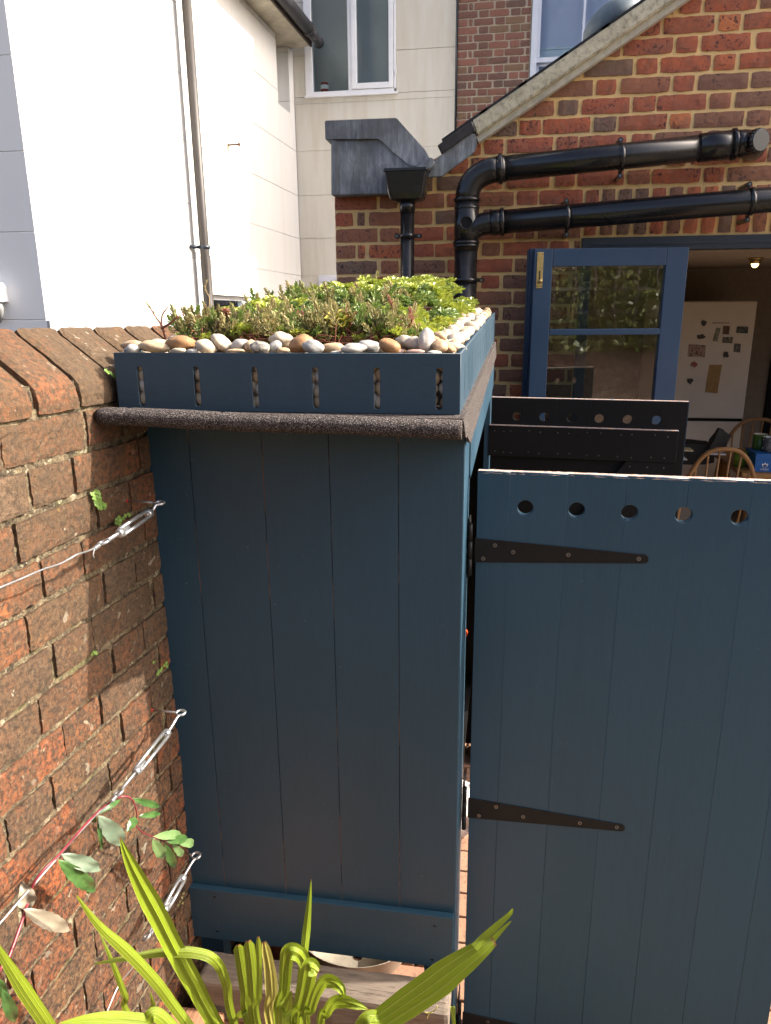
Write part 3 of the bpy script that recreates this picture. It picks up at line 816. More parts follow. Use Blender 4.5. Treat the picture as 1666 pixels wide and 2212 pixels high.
front = [ # crop cx, cy, w, h, colour, tilt(deg), Y, label
 (130,285,88,36,'brown',4,1.585,'brown tan pebble at the left end of the front row above a pale one'),
 (135,304,66,40,'grey',0,1.535,'pale grey round pebble touching the rim at the left end of the planter'),
 (225,293,128,46,'tan',-8,1.54,'long tan pebble second from the left end of the front row'),
 (332,278,122,62,'orange',0,1.55,'large orange-brown pebble sitting high near the left end of the planter'),
 (325,311,62,26,'cream',0,1.525,'small cream pebble half hidden below the large orange-brown pebble at left'),
 (380,312,48,22,'grey',0,1.525,'small grey pebble in the rim gap right of the large orange-brown pebble'),
 (437,292,84,56,'cream',-25,1.54,'cream pebble with a tan patch leaning right of the small grey one'),
 (503,276,96,56,'cream',-32,1.56,'big cream egg-shaped pebble standing tilted, taller than its neighbours'),
 (582,286,72,48,'white',20,1.56,'white pebble with pointed top behind a flat tan one'),
 (560,311,76,20,'tan',0,1.528,'flat tan pebble lying just above the rim left of the mottled one'),
 (622,290,46,54,'tan',-20,1.555,'narrow tan pebble wedged left of the mottled grey one'),
 (660,295,84,50,'mottled',0,1.515,'dark mottled grey and cream pebble overhanging the rim'),
 (725,294,60,50,'grey',25,1.545,'grey-green pebble just right of the mottled one'),
 (750,262,98,58,'cream',-6,1.60,'large cream pebble with pale patches lying on top behind the grey ones'),
 (760,309,52,26,'tan',0,1.53,'small tan pebble tucked left of the orange-brown pair'),
 (830,282,98,72,'orange',18,1.555,'orange-brown knobbly pebble in the middle of the front row'),
 (884,294,90,54,'grey',-12,1.52,'smooth grey pebble resting against the middle orange-brown one'),
 (962,298,98,44,'tan',0,1.57,'flat speckled tan pebble behind the rim right of the smooth grey one'),
 (980,316,52,14,'white',0,1.522,'thin sliver of white pebble showing over the rim'),
 (1052,300,106,42,'white',2,1.52,'smooth white oval pebble lying on the rim in the right half'),
 (1112,292,96,56,'grey',-8,1.56,'pale grey pebble right behind the smooth white oval one'),
 (1200,290,98,60,'orange',-24,1.535,'plump orange-brown pebble right of the pale grey one'),
 (1265,270,80,46,'cream',-8,1.60,'cream pebble lying high beside the dark edging strip'),
 (1240,312,40,22,'pink',0,1.54,'small brownish-pink pebble touching the plump orange-brown one'),
 (1305,313,74,20,'pink',0,1.525,'flat pinkish pebble on the rim below the dark edging strip'),
 (1352,268,68,100,'mottled',-12,1.555,'tall upright knobbly white pebble standing near the right corner'),
 (1385,316,56,16,'white',0,1.525,'flat white pebble on the rim by the right corner'),
 (1408,289,64,56,'brown',0,1.55,'tan pebble with a small hole near the right corner'),
 (1410,248,52,34,'brown',-10,1.62,'small brown pebble behind the tall upright one'),
]
for cx, cy, w, h, colr, tl, Y, lab in front:
    k = .5208; Y -= .08; p = PY(216.9 + cx*k, 596.5 + cy*k, Y); sc = 1.03 * (p - Vector(CAM)).length / F * k
    rx, rz = w * sc / 2, h * sc / 2
    mt = PC['white'] if lab.startswith('tall upright') else PC[colr]
    pebble(p, (rx, min(rx, rz) * 1.05 + .004, rz), (0, math.radians(-tl), rp.uniform(-.3, .3)), mt, lab)
LABS = 'rounded beige flint pebble among those along the side edge of the planter'
placed = []
def rand_pebble(X, Y, z, r, lab, g):
    s = (r * rp.uniform(.95, 1.35), r * rp.uniform(.8, 1.1), r * rp.uniform(.62, .85))
    pebble((X, Y, z), s, (rp.uniform(-.4, .4), rp.uniform(-.4, .4), rp.uniform(0, 3.1)), MPEB, lab, g)
Y = 1.50
while Y < 3.26:
    for lane in range(3):
        X = SX(Y) - .032 - lane * .034 + rp.uniform(-.006, .006)
        yy = Y + rp.uniform(-.012, .012); r = rp.uniform(.014, .021)
        rand_pebble(X, yy, roofz(yy) + rp.uniform(.000, .014) - (.006 if lane == 0 else 0), r, 'pebble in the %s along the side edge, %s' % (('outermost row', 'middle row', 'innermost row')[lane], 'at the near end' if Y < 1.9 else ('halfway along' if Y < 2.5 else 'at the far end near the house')), 'pebbles along the side edge')
    Y += .036
X = -.75
while X < -.15:
    rand_pebble(X, 1.512 + rp.uniform(-.006, .006), 1.645 + rp.uniform(-.004, .004), rp.uniform(.014, .02), 'half-buried pebble behind the front row of the planter', 'pebbles behind the front row')
    X += .032
for i in range(40):          # left edge
    yy = 1.54 + i * .041; rand_pebble(-.742 + rp.uniform(-.008, .008), yy, roofz(yy) + .002, rp.uniform(.015, .02), 'pebble along the wall-side edge of the planter', 'pebbles along the wall side')
# the pebbles behind the slots: one fill
bm = bmesh.new()
def addp(c, s, ax='Y'):
    M = Matrix.Translation(c) @ Matrix.Rotation(rp.uniform(-.9, .9), 4, ax) @ Matrix.Diagonal((*s, 1))
    r_ = bmesh.ops.create_icosphere(bm, subdivisions=2, radius=1, matrix=M); mi_ = rp.randrange(5)
    for f in {f for v in r_['verts'] for f in v.link_faces}: f.material_index = mi_
for L in range(4):
    z = 1.5565 + L * .025
    X = -.755
    while X < -.10: addp((X + rp.uniform(-.006, .006), 1.4350 + rp.uniform(-.0008, .0015), z + rp.uniform(-.004, .004)), (.019, .0100, .0150)); X += .031
    Yq = 1.48
    while Yq < 3.25: addp((SX(Yq) - .0235, Yq, z + .0425*(Yq-1.42)/1.88), (.0115, .018, .013), 'X'); Yq += .033
def fillmat():
    n = NT('fill_pebbles', .7, .3); v = n.voro(26)
    n.color(n.ramp(n.math('FRACT', n.math('MULTIPLY', n.noise(22, 0), 7.0)), [(0, (0.66, 0.52, 0.36)), (.35, (0.76, 0.70, 0.60)), (.6, (0.56, 0.36, 0.22)), (.8, (0.70, 0.61, 0.50)), (1, (0.48, 0.41, 0.35))])); return n.m
o = from_bm('pebble_fill', bm, [PC['tan'], PC['cream'], PC['white'], PC['brown'], PC['cream']], None, True); tag(o, 'layer of pebbles packed behind the slots of the planter', kind='stuff')


# ------------------------------------------------------------------ kitchen extension of the brick house
HY = 3.79
VX0, VZ0, VSL = -.176, 2.46, .598            # underside line of the verge
house = thing('brick_house', 'red brick kitchen extension with sandy mortar, sloping verge and black waste pipes', 'house', (0.6, HY, GZ))
OX, OZ = 0.346, 2.022                        # door opening: left jamb and head
def vz(X): return VZ0 + VSL * (X - VX0) + .03
bm = bmesh.new()
prism(bm, [(-.838, HY + .006, GZ), (OX, HY + .006, GZ), (OX, HY + .006, OZ), (3.2, HY + .006, OZ), (3.2, HY + .006, vz(3.2)), (VX0 - .18, HY + .006, vz(VX0 - .18)), (VX0 - .3, HY + .006, 2.33), (-.838, HY + .006, 2.33)], (0, .22, 0))
from_bm('wall', bm, MMORTAR, house)
G7 = .0747; PZ0 = 2.016
def hbrick(x0, x1, z0, z1, jit=.0042, mat=MHBRICK, parent=house, kind='hb', Yf=HY, vert=False):
    vz = lambda X: globals()['vz'](X) if X > VX0 - .16 else 2.33
    cut = z1 > vz(x0) - .002 if True else False
    if z0 > vz(x1) : return
    me = brick_var(kind, round(x1 - x0, 2), round(z1 - z0, 3), .06, mat, n=8, nx=(8 if x1-x0 > .15 else 5) if not vert else 3, nz=3 if not vert else 8, jit=jit, relief=.0012)
    if kind == 'hb' and cut:
        b2 = bmesh.new(); b2.from_mesh(me)
        nrm = Vector((-VSL, 0, 1)).normalized()
        bmesh.ops.bisect_plane(b2, geom=b2.verts[:] + b2.edges[:] + b2.faces[:], plane_co=(0, 0, vz(x0) - z0), plane_no=nrm, clear_outer=True)
        if len(b2.faces) < 3: b2.free(); return
        me = me.copy(); b2.to_mesh(me); b2.free()
    o = bpy.data.objects.new('brick', me); o.location = (x0 + random.uniform(-.001, .001), Yf + random.uniform(-.0015, .0015), z0)
    o.rotation_euler = (0, random.uniform(-.006, .006), 0)
    return link(o, parent)
rh = random.Random(21); random.seed(31)
P3 = .327
for r in range(-14, 28):
    zb = PZ0 + r * G7; z0, z1 = zb + .0055, zb + G7 - .0055
    A = (r % 2 == 0)
    x = -.838
    seq = []
    if A:
        while x < 2.2: seq += [(x, x + .209), (x + .222, x + .315)]; x += P3
    else:
        seq += [(-.838, -.742), (-.728, -.686)]; x = -.672
        while x < 2.2: seq += [(x, x + .209), (x + .222, x + .315)]; x += P3
    for a, b in seq:
        a += rh.uniform(-.004, .004); b += rh.uniform(-.004, .004)
        if a > 1.62: continue
        if z1 > 2.32 and b < VX0 - .2: continue
        if zb < 2.0 or (2.0 < zb < 2.2 and False):
            if a > OX - .02: continue
            b = min(b, OX - .004)
            if b - a < .03: continue
        if 2.01 < zb < 2.20:         # three courses hold the upright row over the opening
            if a > OX - .03: continue
            b = min(b, OX - .004)
            if b - a < .03: continue
        hbrick(a, b, z0, z1)
x = OX + .004
while x < 1.66:
    hbrick(x, x + .060, 2.030, 2.232, kind='hv', vert=True); x += .0745
# --- verge
bm = bmesh.new()
def vp(X, dz, Y): return (X, Y, VZ0 + VSL * (X - VX0) + dz)
bx0, bx1 = -.165, 2.4
prism(bm, [vp(bx0 + .012, -.012, 3.70), vp(bx1, -.012, 3.70), vp(bx1, .062, 3.70), vp(bx0 - .012, .062, 3.70)], (0, .10, 0))
bmesh.ops.bevel(bm, geom=bm.edges[:], offset=.006, segments=2, affect='EDGES')
from_bm('verge', bm, MVERGE, house)
bm = bmesh.new(); prism(bm, [vp(bx0 + .02, -.040, 3.735), vp(bx1, -.040, 3.735), vp(bx1, -.008, 3.735), vp(bx0 + .005, -.008, 3.735)], (0, .05, 0)); from_bm('verge_fillet', bm, simple('pale_fillet', (0.50, 0.48, 0.40), .8, var=.25), house)
MTILE = simple('dark_roof_tile', (0.035, 0.033, 0.033), .8, .2, var=.4, sc=25, bump=.4)
for i in range(16):
    X = bx0 - .145 + i * .17
    bm = bmesh.new(); prism(bm, [vp(X, .062, 3.73), vp(X + .20, .066, 3.73), vp(X + .20, .082, 3.73), vp(X - .005, .080, 3.73)], (0, 4.9, 0))
    from_bm('roof_tile_course', bm, MTILE, house)
bm = bmesh.new(); prism(bm, [vp(bx0 - .02, .03, 3.9), vp(2.6, .03, 3.9), vp(2.6, .055, 3.9), vp(bx0 - .02, .055, 3.9)], (0, 4.8, 0))
from_bm('roof', bm, MTILE, house)
# --- lead-covered parapet end
def lead_piece(name, pts, Y, d, bev=.004, mat=None):
    bm = bmesh.new(); prism(bm, [(p[0], Y, p[1]) for p in pts], (0, d, 0))
    bmesh.ops.bevel(bm, geom=bm.edges[:], offset=bev, segments=2, affect='EDGES')
    return from_bm(name, bm, mat or MLEAD, house)
lead_piece('lead_box', [(-.831, 2.228), (-.42, 2.228), (-.42, 2.345), (-.60, 2.468), (-.826, 2.468)], 3.705, 1.5)
lead_piece('lead_cap', [(-.853, 2.466), (-.853, 2.548), (-.519, 2.546), (-.387, 2.408), (-.352, 2.350), (-.372, 2.335), (-.456, 2.340), (-.500, 2.378), (-.545, 2.408), (-.575, 2.448), (-.603, 2.466)], 3.692, 1.2)
lead_piece('lead_strip', [(-.832, 2.228), (-.804, 2.228), (-.799, 2.466), (-.826, 2.466)], 3.698, .03, .002)
lead_piece('lead_clip', [(-.705, 2.462), (-.652, 2.462), (-.655, 2.492), (-.668, 2.500), (-.690, 2.500), (-.702, 2.492)], 3.686, .01, .002)
lead_piece('lead_clip', [(-.715, 2.230), (-.660, 2.230), (-.662, 2.256), (-.675, 2.264), (-.700, 2.264), (-.713, 2.256)], 3.702, .01, .002)
lead_piece('lead_flap', [(-.601, 2.345), (-.531, 2.344), (-.520, 2.328), (-.42, 2.322), (-.40, 2.334), (-.352, 2.365), (-.336, 2.350), (-.345, 2.325), (-.370, 2.311), (-.571, 2.311)], 3.62, .05, .003)
lead_piece('lead_apron', [(-.372, 2.289), (-.309, 2.290), (-.165, 2.385), (-.150, 2.415), (-.158, 2.462), (-.20, 2.468), (-.345, 2.355)], 3.675, .02, .003)
bm = bmesh.new(); prism(bm, [(-.328, 3.66, 2.418), (-.304, 3.66, 2.385), (-.160, 3.66, 2.474), (-.176, 3.66, 2.512)], (0, .5, 0)); bmesh.ops.bevel(bm, geom=bm.edges[:], offset=.003, segments=1, affect='EDGES'); from_bm('eaves_tile', bm, MTILE, house)
# --- hopper and downpipe
def loft(bm, rings, mi=0):
    R = [[bm.verts.new(p) for p in r] for r in rings]; n = len(R[0])
    for a, b in zip(R, R[1:]):
        for k in range(n): bm.faces.new((a[k], a[(k+1)%n], b[(k+1)%n], b[k])).smooth = False
    bm.faces.new(R[0][::-1]); bm.faces.new(R[-1])
def rr(cx, cy, hx, hy, z, c=.012, k=4):
    P = []
    for sx, sy, a0 in ((1, 1, 0), (-1, 1, 90), (-1, -1, 180), (1, -1, 270)):
        for i in range(k + 1):
            a = math.radians(a0 + 90*i/k); P.append((cx + sx*(hx-c) + c*math.cos(a), cy + sy*(hy-c) + c*math.sin(a), z))
    return P
dp = bpy.data.objects.new('downpipe', None); dp.location = (-.4795, 3.70, 1.2); link(dp, house); dp.matrix_parent_inverse = Matrix.Translation(-Vector(house.location))
CXD, CYD = -.462, 3.645
bm = bmesh.new()
loft(bm, [rr(CXD, CYD, .036, .032, 2.178), rr(CXD, CYD, .076, .055, 2.192, .02), rr(CXD, CYD, .084, .06, 2.215, .02), rr(CXD, CYD, .096, .068, 2.305, .015), rr(CXD, CYD, .101, .071, 2.307, .01), rr(CXD, CYD, .101, .071, 2.318, .01), rr(CXD, CYD, .094, .064, 2.318, .01), rr(CXD, CYD, .085, .055, 2.25, .01)])
from_bm('hopper', bm, MPLASTIC, dp)
bm = bmesh.new(); tube(bm, [(CXD, CYD, 2.185), (CXD, CYD, GZ + .05)], .0325, 28); tube(bm, [(CXD, CYD, 2.19), (CXD, CYD, 2.135)], .0355, 28)
from_bm('pipe', bm, MPLASTIC, dp)
def vclip(cx, cy, r, z, parent):
    bm = bmesh.new(); tube(bm, [(cx, cy, z - .010), (cx, cy, z + .010)], r + .004, 28)
    bx(bm, (cx - r - .026, cy + r*.5, z - .009), (cx + r + .034, cy + r*.5 + .008, z + .009), .003)
    for s in (-1, 1):
        c = (cx + s*(r + .020), cy + r*.5 - .002, z); prism(bm, ringpts(c, (0, 1, 0), (1, 0, 0), .011, k=15)[:-1], (0, .02, 0))
        prism(bm, ringpts((c[0], c[1] - .0035, z), (0, 1, 0), (1, 0, 0), .005, k=11)[:-1], (0, .004, 0), 1)
    bx(bm, (cx - .01, cy, z - .006), (cx + .01, HY + .01, z + .006))
    return from_bm('pipe_clip', bm, [MPLASTIC, MSCREW], parent)
vclip(CXD, CYD, .0325, 2.036, dp)
# --- soil pipe stack and the two falling waste pipes
sp = bpy.data.objects.new('soil_pipe', None); sp.location = (-.18, 3.6, 1.2); link(sp, house); sp.matrix_parent_inverse = Matrix.Translation(-Vector(house.location))
YP = 3.645
def ppt(x, y, Y=YP): return PY(x, y, Y)
cst = ppt(1006.5, 560).x
bm = bmesh.new()
za, zb_ = ppt(1006, 432).z, ppt(1006, 524).z
tube(bm, [(cst, YP, zb_), (cst, YP, GZ + .05)], .053, 32)
tube(bm, [(cst, YP, za + .01), (cst, YP, zb_ - .035)], .056, 32)
for z, r in ((za, .0625), (za - .034, .0575), (zb_, .062), (zb_ - .014, .0600)): tube(bm, [(cst, YP, z - .006), (cst, YP, z - .004), (cst, YP, z + .004), (cst, YP, z + .006)], r, 32, radii=[r - .003, r, r, r - .003])
from_bm('pipe', bm, MPLASTIC, sp)
# upper branch
u0, u1 = ppt(1081.5, 365), ppt(1585, 312)
bm = bmesh.new()
el = []
top = Vector((cst, YP, za)); c0 = u0 - (u1 - u0).normalized() * .01
for i in range(9):
    t = i / 8; a = top; b = Vector((cst, YP, za + (u0.z - za) * 1.05)); b = Vector((cst, YP, u0.z - .012)); el.append((1-t)**2 * a + 2*t*(1-t) * b + t*t * c0)
tube(bm, el, .0545, 32)
tube(bm, [c0, u1], .053, 32)
dr = (u1 - u0).normalized()
tube(bm, [c0 - dr*.004, c0 + dr*.03], .0565, 32)
for q, r in ((u0, .0635), (u1, .0640)): tube(bm, [q - dr*.009, q - dr*.006, q + dr*.006, q + dr*.009], r, 32, radii=[r-.004, r, r, r-.004])
tube(bm, [u1 - dr*.14, u1 + dr*.01], .0575, 32)
from_bm('upper_branch', bm, MPLASTIC, sp)
e0 = u1; cap = ppt(1645, 302, YP - .075)
bm = bmesh.new(); el = []
for i in range(9):
    t = i / 8; a = e0; b = e0 + dr * .085; c = e0 + Vector((.11, .12, .005)); el.append((1-t)**2*a + 2*t*(1-t)*b + t*t*c)
tube(bm, el, .055, 32)
cdir = (cap - (e0 + dr*.05)).normalized()
tube(bm, [e0 + dr*.045, cap - cdir*.03], .042, 28)
tube(bm, [cap - cdir*.034, cap - cdir*.004, cap], .045, 32, radii=[.045, .045, .041])
for k in range(18):
    a = 2*math.pi*k/18; q = cap - cdir*.018; w = cdir.orthogonal().normalized(); v_ = cdir.cross(w); p = q + (w*math.cos(a) + v_*math.sin(a))*.045
    tube(bm, [p - cdir*.014, p + cdir*.014], .0025, 6)
from_bm('access_bend', bm, MPLASTIC, sp)
# lower branch
l0, l1 = ppt(1066, 481), ppt(2150, 391)
dl = (l1 - l0).normalized()
bm = bmesh.new(); el = []
st = Vector((cst, YP, zb_ + .012))
for i in range(9):
    t = i / 8; a = st; b = Vector((cst + .012, YP, l0.z - .004)); c = l0; el.append((1-t)**2*a + 2*t*(1-t)*b + t*t*c)
tube(bm, el, .050, 32); tube(bm, [l0 - dl*.005, l1], .052, 32); tube(bm, [l0 - dl*.012, l0 + dl*.04], .0555, 32)
q = l0 + dl*.04; tube(bm, [q - dl*.009, q - dl*.006, q + dl*.006, q + dl*.009], .062, 32, radii=[.058, .062, .062, .058])
from_bm('lower_branch', bm, MPLASTIC, sp)
# open boss
bm = bmesh.new(); bc = ppt(1007.5, 481, YP - .060)
tube(bm, ringpts(bc, (0, 1, 0), (1, 0, 0), .027, k=33), .003, 8, caps=False); tube(bm, [bc + Vector((0, .03, 0)), bc], .0285, 28, caps=False)
R = ringpts(bc + Vector((0, .002, 0)), (0, 1, 0), (1, 0, 0), .0255, k=25)[:-1]; f = bm.faces.new([bm.verts.new(p) for p in R]); f.material_index = 1
from_bm('boss', bm, [MPLASTIC, MDARK], sp)
vclip(cst, YP, .053, ppt(1006, 605).z, sp)
def pclip(x, y, d, up):
    c = ppt(x, y); bm = bmesh.new(); tube(bm, [c - d*.010, c + d*.010], .058, 28)
    n = Vector((-d.z, 0, d.x))
    for s in (-1, 1):
        q = c + n * s * .072; q.y = YP + .02; prism(bm, ringpts(q, (0, 1, 0), (1, 0, 0), .011, k=15)[:-1], (0, .14, 0)); prism(bm, ringpts(q - Vector((0, .003, 0)), (0, 1, 0), (1, 0, 0), .005, k=11)[:-1], (0, .004, 0), 1)
        tube(bm, [q + Vector((0, .01, 0)), c + n*s*.05 + Vector((0, .03, 0))], .008, 8)
    return from_bm('pipe_clip', bm, [MPLASTIC, MSCREW], sp)
pclip(1342, 339, dr, 1); pclip(1225, 469, dl, 1); pclip(1621, 435, dl, 1)

# --- door opening: head, jamb, folding leaf
fr = bpy.data.objects.new('door_frame', None); fr.location = (OX, HY, 0); link(fr, house); fr.matrix_parent_inverse = Matrix.Translation(-Vector(house.location))
bm = bmesh.new()
bx(bm, (OX + .001, HY - .012, 1.962), (3.1, HY + .10, OZ - .001), .003); bx(bm, (OX + .03, HY - .006, 1.985), (3.1, HY - .016, 1.998), .001)
from_bm('head', bm, MDARKFRAME, fr)
bm = bmesh.new(); bx(bm, (OX + .001, HY - .010, GZ), (OX + .05, HY + .10, 1.9615), .003); from_bm('jamb', bm, MDOOR, fr)
T3 = Matrix.Translation((.1235, 3.60, 0)) @ Matrix.Rotation(.125, 4, 'Z')
WL = .690
def leaf_fr(T, parent, zt=1.966, zb=-.12, back=False):
    bars = [(-.0, .083, zb, zt), (WL - .097, WL, zb, zt)]
    rails = [(.0835, WL - .0975, zt - .077, zt), (.0835, WL - .0975, 1.585, 1.612), (.0835, WL - .0975, 1.10, 1.127), (.0835, WL - .0975, .60, .627), (.0835, WL - .0975, zb, zb + .2)]
    for a, b, c, d in bars + rails:
        bm = bmesh.new(); bx(bm, (a, 0, c), (b, .044, d), .003)
        for v in bm.verts: v.co = T @ v.co
        from_bm('stile' if (a, b, c, d) in bars else 'rail', bm, MDOOR, parent)
    for z0, z1 in ((1.6125, zt - .0775), (1.1275, 1.5845), (.6275, 1.0995), (zb + .2005, .5995)):
        bm = bmesh.new(); bx(bm, (.0835, .020, z0), (WL - .0975, .024, z1))
        for v in bm.verts: v.co = T @ v.co
        from_bm('pane', bm, MGLASS, parent)
lf = bpy.data.objects.new('glazed_door', None); lf.location = (.13, 3.6, 0); link(lf, house); lf.matrix_parent_inverse = Matrix.Translation(-Vector(house.location))
leaf_fr(T3, lf)
bm = bmesh.new()
bx(bm, (.012, -.004, 1.795), (.040, -.0005, 1.951), .0012); bx(bm, (.0235, -.0055, 1.835), (.0285, -.0038, 1.870), mi=1)
for u, z in ((.017, 1.942), (.036, 1.942), (.017, 1.803), (.036, 1.803)): prism(bm, ringpts((u, -.0046, z), (0, 1, 0), (1, 0, 0), .0025, k=9)[:-1], (0, .002, 0), 1)
bmesh.ops.create_icosphere(bm, subdivisions=2, radius=.0105, matrix=Matrix.Translation((.029, -.016, 1.826)))
for v in bm.verts: v.co = T3 @ v.co
from_bm('bolt', bm, [MBRASS, MDARK], lf, False)
# second leaf folded behind the first: only its edges show
T3b = T3 @ Matrix.Translation((-.014, .050, .004))
l2 = bpy.data.objects.new('glazed_door', None); l2.location = (.13, 3.66, 0); link(l2, house); l2.matrix_parent_inverse = Matrix.Translation(-Vector(house.location))
for a, b in ((0, .05),):
    bm = bmesh.new(); bx(bm, (a, 0, -.12), (b, .044, 1.966), .003); bx(bm, (-.008, .01, -.12), (-.0005, .03, 1.960), .001)
    for v in bm.verts: v.co = T3b @ v.co
    from_bm('stile', bm, MDOOR, l2)

# --- sun-tunnel dome on the roof slope
bm = bmesh.new(); a = math.atan(VSL); dc = PY(1326, 58, 4.25)
Md = Matrix.Translation(dc) @ Matrix.Rotation(-a - .03, 4, 'Y')
loft(bm, [[tuple(Md @ Vector((.150*s*math.cos(t), .150*s*math.sin(t), z*1.5 + .02))) for t in [2*math.pi*k/40 for k in range(40)]] for s, z in ((.93, -.06), (.97, -.015), (1.0, -.012), (1.0, .0), (.97, .012), (.85, .030), (.6, .046), (.3, .053))])
dome = from_bm('roof_vent_dome', bm, simple('grey_dome', (0.10, 0.13, 0.15), .6, .3), house, True)

# ------------------------------------------------------------------ inside the kitchen
room = bpy.data.objects.new('kitchen_room', None)
MCEIL = simple('ceiling_paint', (0.50, 0.41, 0.33), .8)
MWALLI = simple('kitchen_wall_paint', (0.28, 0.215, 0.165), .8)
FZ = -.15
bm = bmesh.new(); bx(bm, (-.60, HY + .24, FZ - .1), (4.2, 7.2, FZ)); o = from_bm('kitchen_floor', bm, MWALLI); tag(o, 'dim kitchen floor', kind='structure')
bm = bmesh.new()
bx(bm, (-.60, HY + .24, 1.985), (4.2, 7.2, 2.03)); o = from_bm('kitchen_ceiling', bm, MCEIL); tag(o, kind='structure')
bm = bmesh.new(); bx(bm, (-.60, 7.0, FZ), (2.42, 7.1, 1.984)); bx(bm, (-.60, HY + .24, FZ), (-.50, 6.999, 1.984)); bx(bm, (4.1, HY + .24, FZ), (4.2, 6.999, 1.984)); o = from_bm('kitchen_wall', bm, MWALLI); tag(o, kind='structure')
bm = bmesh.new(); bx(bm, (2.421, 7.0, FZ), (4.1, 7.1, 1.98)); bx(bm, (2.30, 6.96, FZ), (2.42, 6.999, 1.86)); o = from_bm('dark_doorway', bm, MDARK); tag(o, kind='structure')

MFR = simple('fridge_enamel', (0.66, 0.58, 0.49), .5, .4, var=.05, sc=5)
YF = 6.15
fp = lambda x, y: PY(x, y, YF)
fx1 = fp(1637, 655).x; fx1b = fp(1622, 880).x; fz = fp(1560, 650).z; fs = fp(1540, 907).z; fx0 = fx1 - .70
fridge = thing('fridge', 'tall pale fridge freezer covered with magnets and photos in the kitchen', 'fridge', ((fx0+fx1)/2, YF + .3, FZ))
bm = bmesh.new(); bx(bm, (fx0, YF + .06, FZ + .04), (fx1, YF + .62, fz), .008); from_bm('cabinet', bm, MFR, fridge)
bm = bmesh.new(); bx(bm, (fx0, YF, fs + .012), (fx1, YF + .055, fz - .003), .01); fdoor = from_bm('upper_door', bm, MFR, fridge)
bm = bmesh.new(); bx(bm, (fx0, YF, FZ + .06), (fx1, YF + .055, fs - .012), .01); from_bm('lower_door', bm, MFR, fridge)
bm = bmesh.new(); bx(bm, (fx0 + .002, YF + .02, fs - .011), (fx1 - .002, YF + .05, fs + .011)); from_bm('door_gap', bm, MDARK, fridge)
k3 = .3327
def D3(x, y): return (1111.7 + k3 * x, 488 + k3 * y)
card = simple('brown_envelope', (0.34, 0.20, 0.07), .8)
def fridge_item(name, label, quad, cols, grp=None, wob=0):
    pts = [PY(*D3(*q), YF - .006) for q in quad]; bm = bmesh.new(); prism(bm, pts, (0, .004, 0))
    nt = NT(name + '_print', .6, .4); nt.color(nt.ramp(nt.noise(60, 2, .5), [(0.0, cols[0]), (0.45, cols[1]), (0.55, cols[2 % len(cols)])], 'CONSTANT'))
    o = from_bm(name, bm, nt.m); tag(o, label, name.replace('_', ' '), grp); return o
fridge_item('envelope', 'brown paper bag hanging from a magnet low on the fridge', [(1268, 902), (1348, 902), (1318, 1085), (1240, 1078)], [(0.36, 0.21, 0.07), (0.34, 0.20, 0.07), (0.31, 0.18, 0.06)])
fridge_item('photo', 'pale family photo, the largest picture on the fridge, at its left', [(1135, 768), (1243, 775), (1236, 852), (1126, 848)], [(0.30, 0.20, 0.15), (0.42, 0.28, 0.20), (0.12, 0.08, 0.06)])
fridge_item('photo', 'tall narrow greenish picture high on the fridge', [(1312, 660), (1340, 662), (1318, 750), (1288, 748)], [(0.30, 0.26, 0.18), (0.12, 0.15, 0.10), (0.32, 0.28, 0.22)])
fridge_item('photo', 'small dark reddish portrait photo high on the fridge', [(1358, 648), (1400, 650), (1392, 706), (1352, 702)], [(0.09, 0.05, 0.04), (0.20, 0.09, 0.06), (0.05, 0.04, 0.035)])
fridge_item('photo', 'small landscape photo beneath the reddish portrait on the fridge', [(1356, 720), (1420, 722), (1414, 762), (1350, 758)], [(0.10, 0.09, 0.07), (0.26, 0.22, 0.17), (0.06, 0.06, 0.05)])
fridge_item('photo', 'dark landscape photo nearest the right edge of the fridge top', [(1446, 652), (1520, 654), (1515, 698), (1440, 694)], [(0.04, 0.045, 0.04), (0.12, 0.12, 0.11), (0.03, 0.03, 0.03)])
fridge_item('photo', 'strip of small pictures low at the right of the fridge', [(1430, 762), (1470, 765), (1466, 822), (1424, 818)], [(0.06, 0.06, 0.055), (0.22, 0.20, 0.18), (0.05, 0.05, 0.05)])
magm = [simple('dark_magnet', (0.05, 0.04, 0.035), .6, var=.5, sc=90), simple('red_magnet', (0.30, 0.08, 0.05), .6, var=.5, sc=90)]
for (x, y, w, h, m, lab) in ((1230, 632, 38, 44, 0, 'dark round magnet highest on the left of the fridge'), (1216, 718, 60, 40, 0, 'flower-shaped dark magnet above the large photo on the fridge'), (1375, 835, 40, 46, 0, 'dark bird-shaped magnet right of the large photo on the fridge'),
                          (1168, 900, 46, 40, 1, 'small red and white magnet below the large photo on the fridge'), (1140, 1008, 44, 44, 0, 'lowest dark magnet on the fridge by the blue door')):
    c = PY(*D3(x, y), YF - .008); s = k3 * YF / F
    rm = random.Random(x); bm = bmesh.new(); P = []
    for i in range(14):
        a = 2*math.pi*i/14; q = rm.uniform(.55, 1.0) * .5; P.append(c + Vector((w*s*q*math.cos(a), 0, h*s*q*math.sin(a))))
    prism(bm, P, (0, .007, 0)); o = from_bm('magnet', bm, magm[m]); tag(o, lab, 'magnet')
# faint lettering magnet strip
bm = bmesh.new(); c0_ = PY(*D3(1285, 630), YF - .004)
for i in range(9): bx(bm, (c0_.x + i*.014, YF - .004, c0_.z - .003 - (i % 2)*.002), (c0_.x + i*.014 + .009, YF - .001, c0_.z + .004))
o = from_bm('letter_magnets', bm, simple('faded_letters', (0.22, 0.17, 0.13), .7)); tag(o, 'row of tiny faded letter magnets near the top of the fridge', 'letter magnets', kind='stuff')

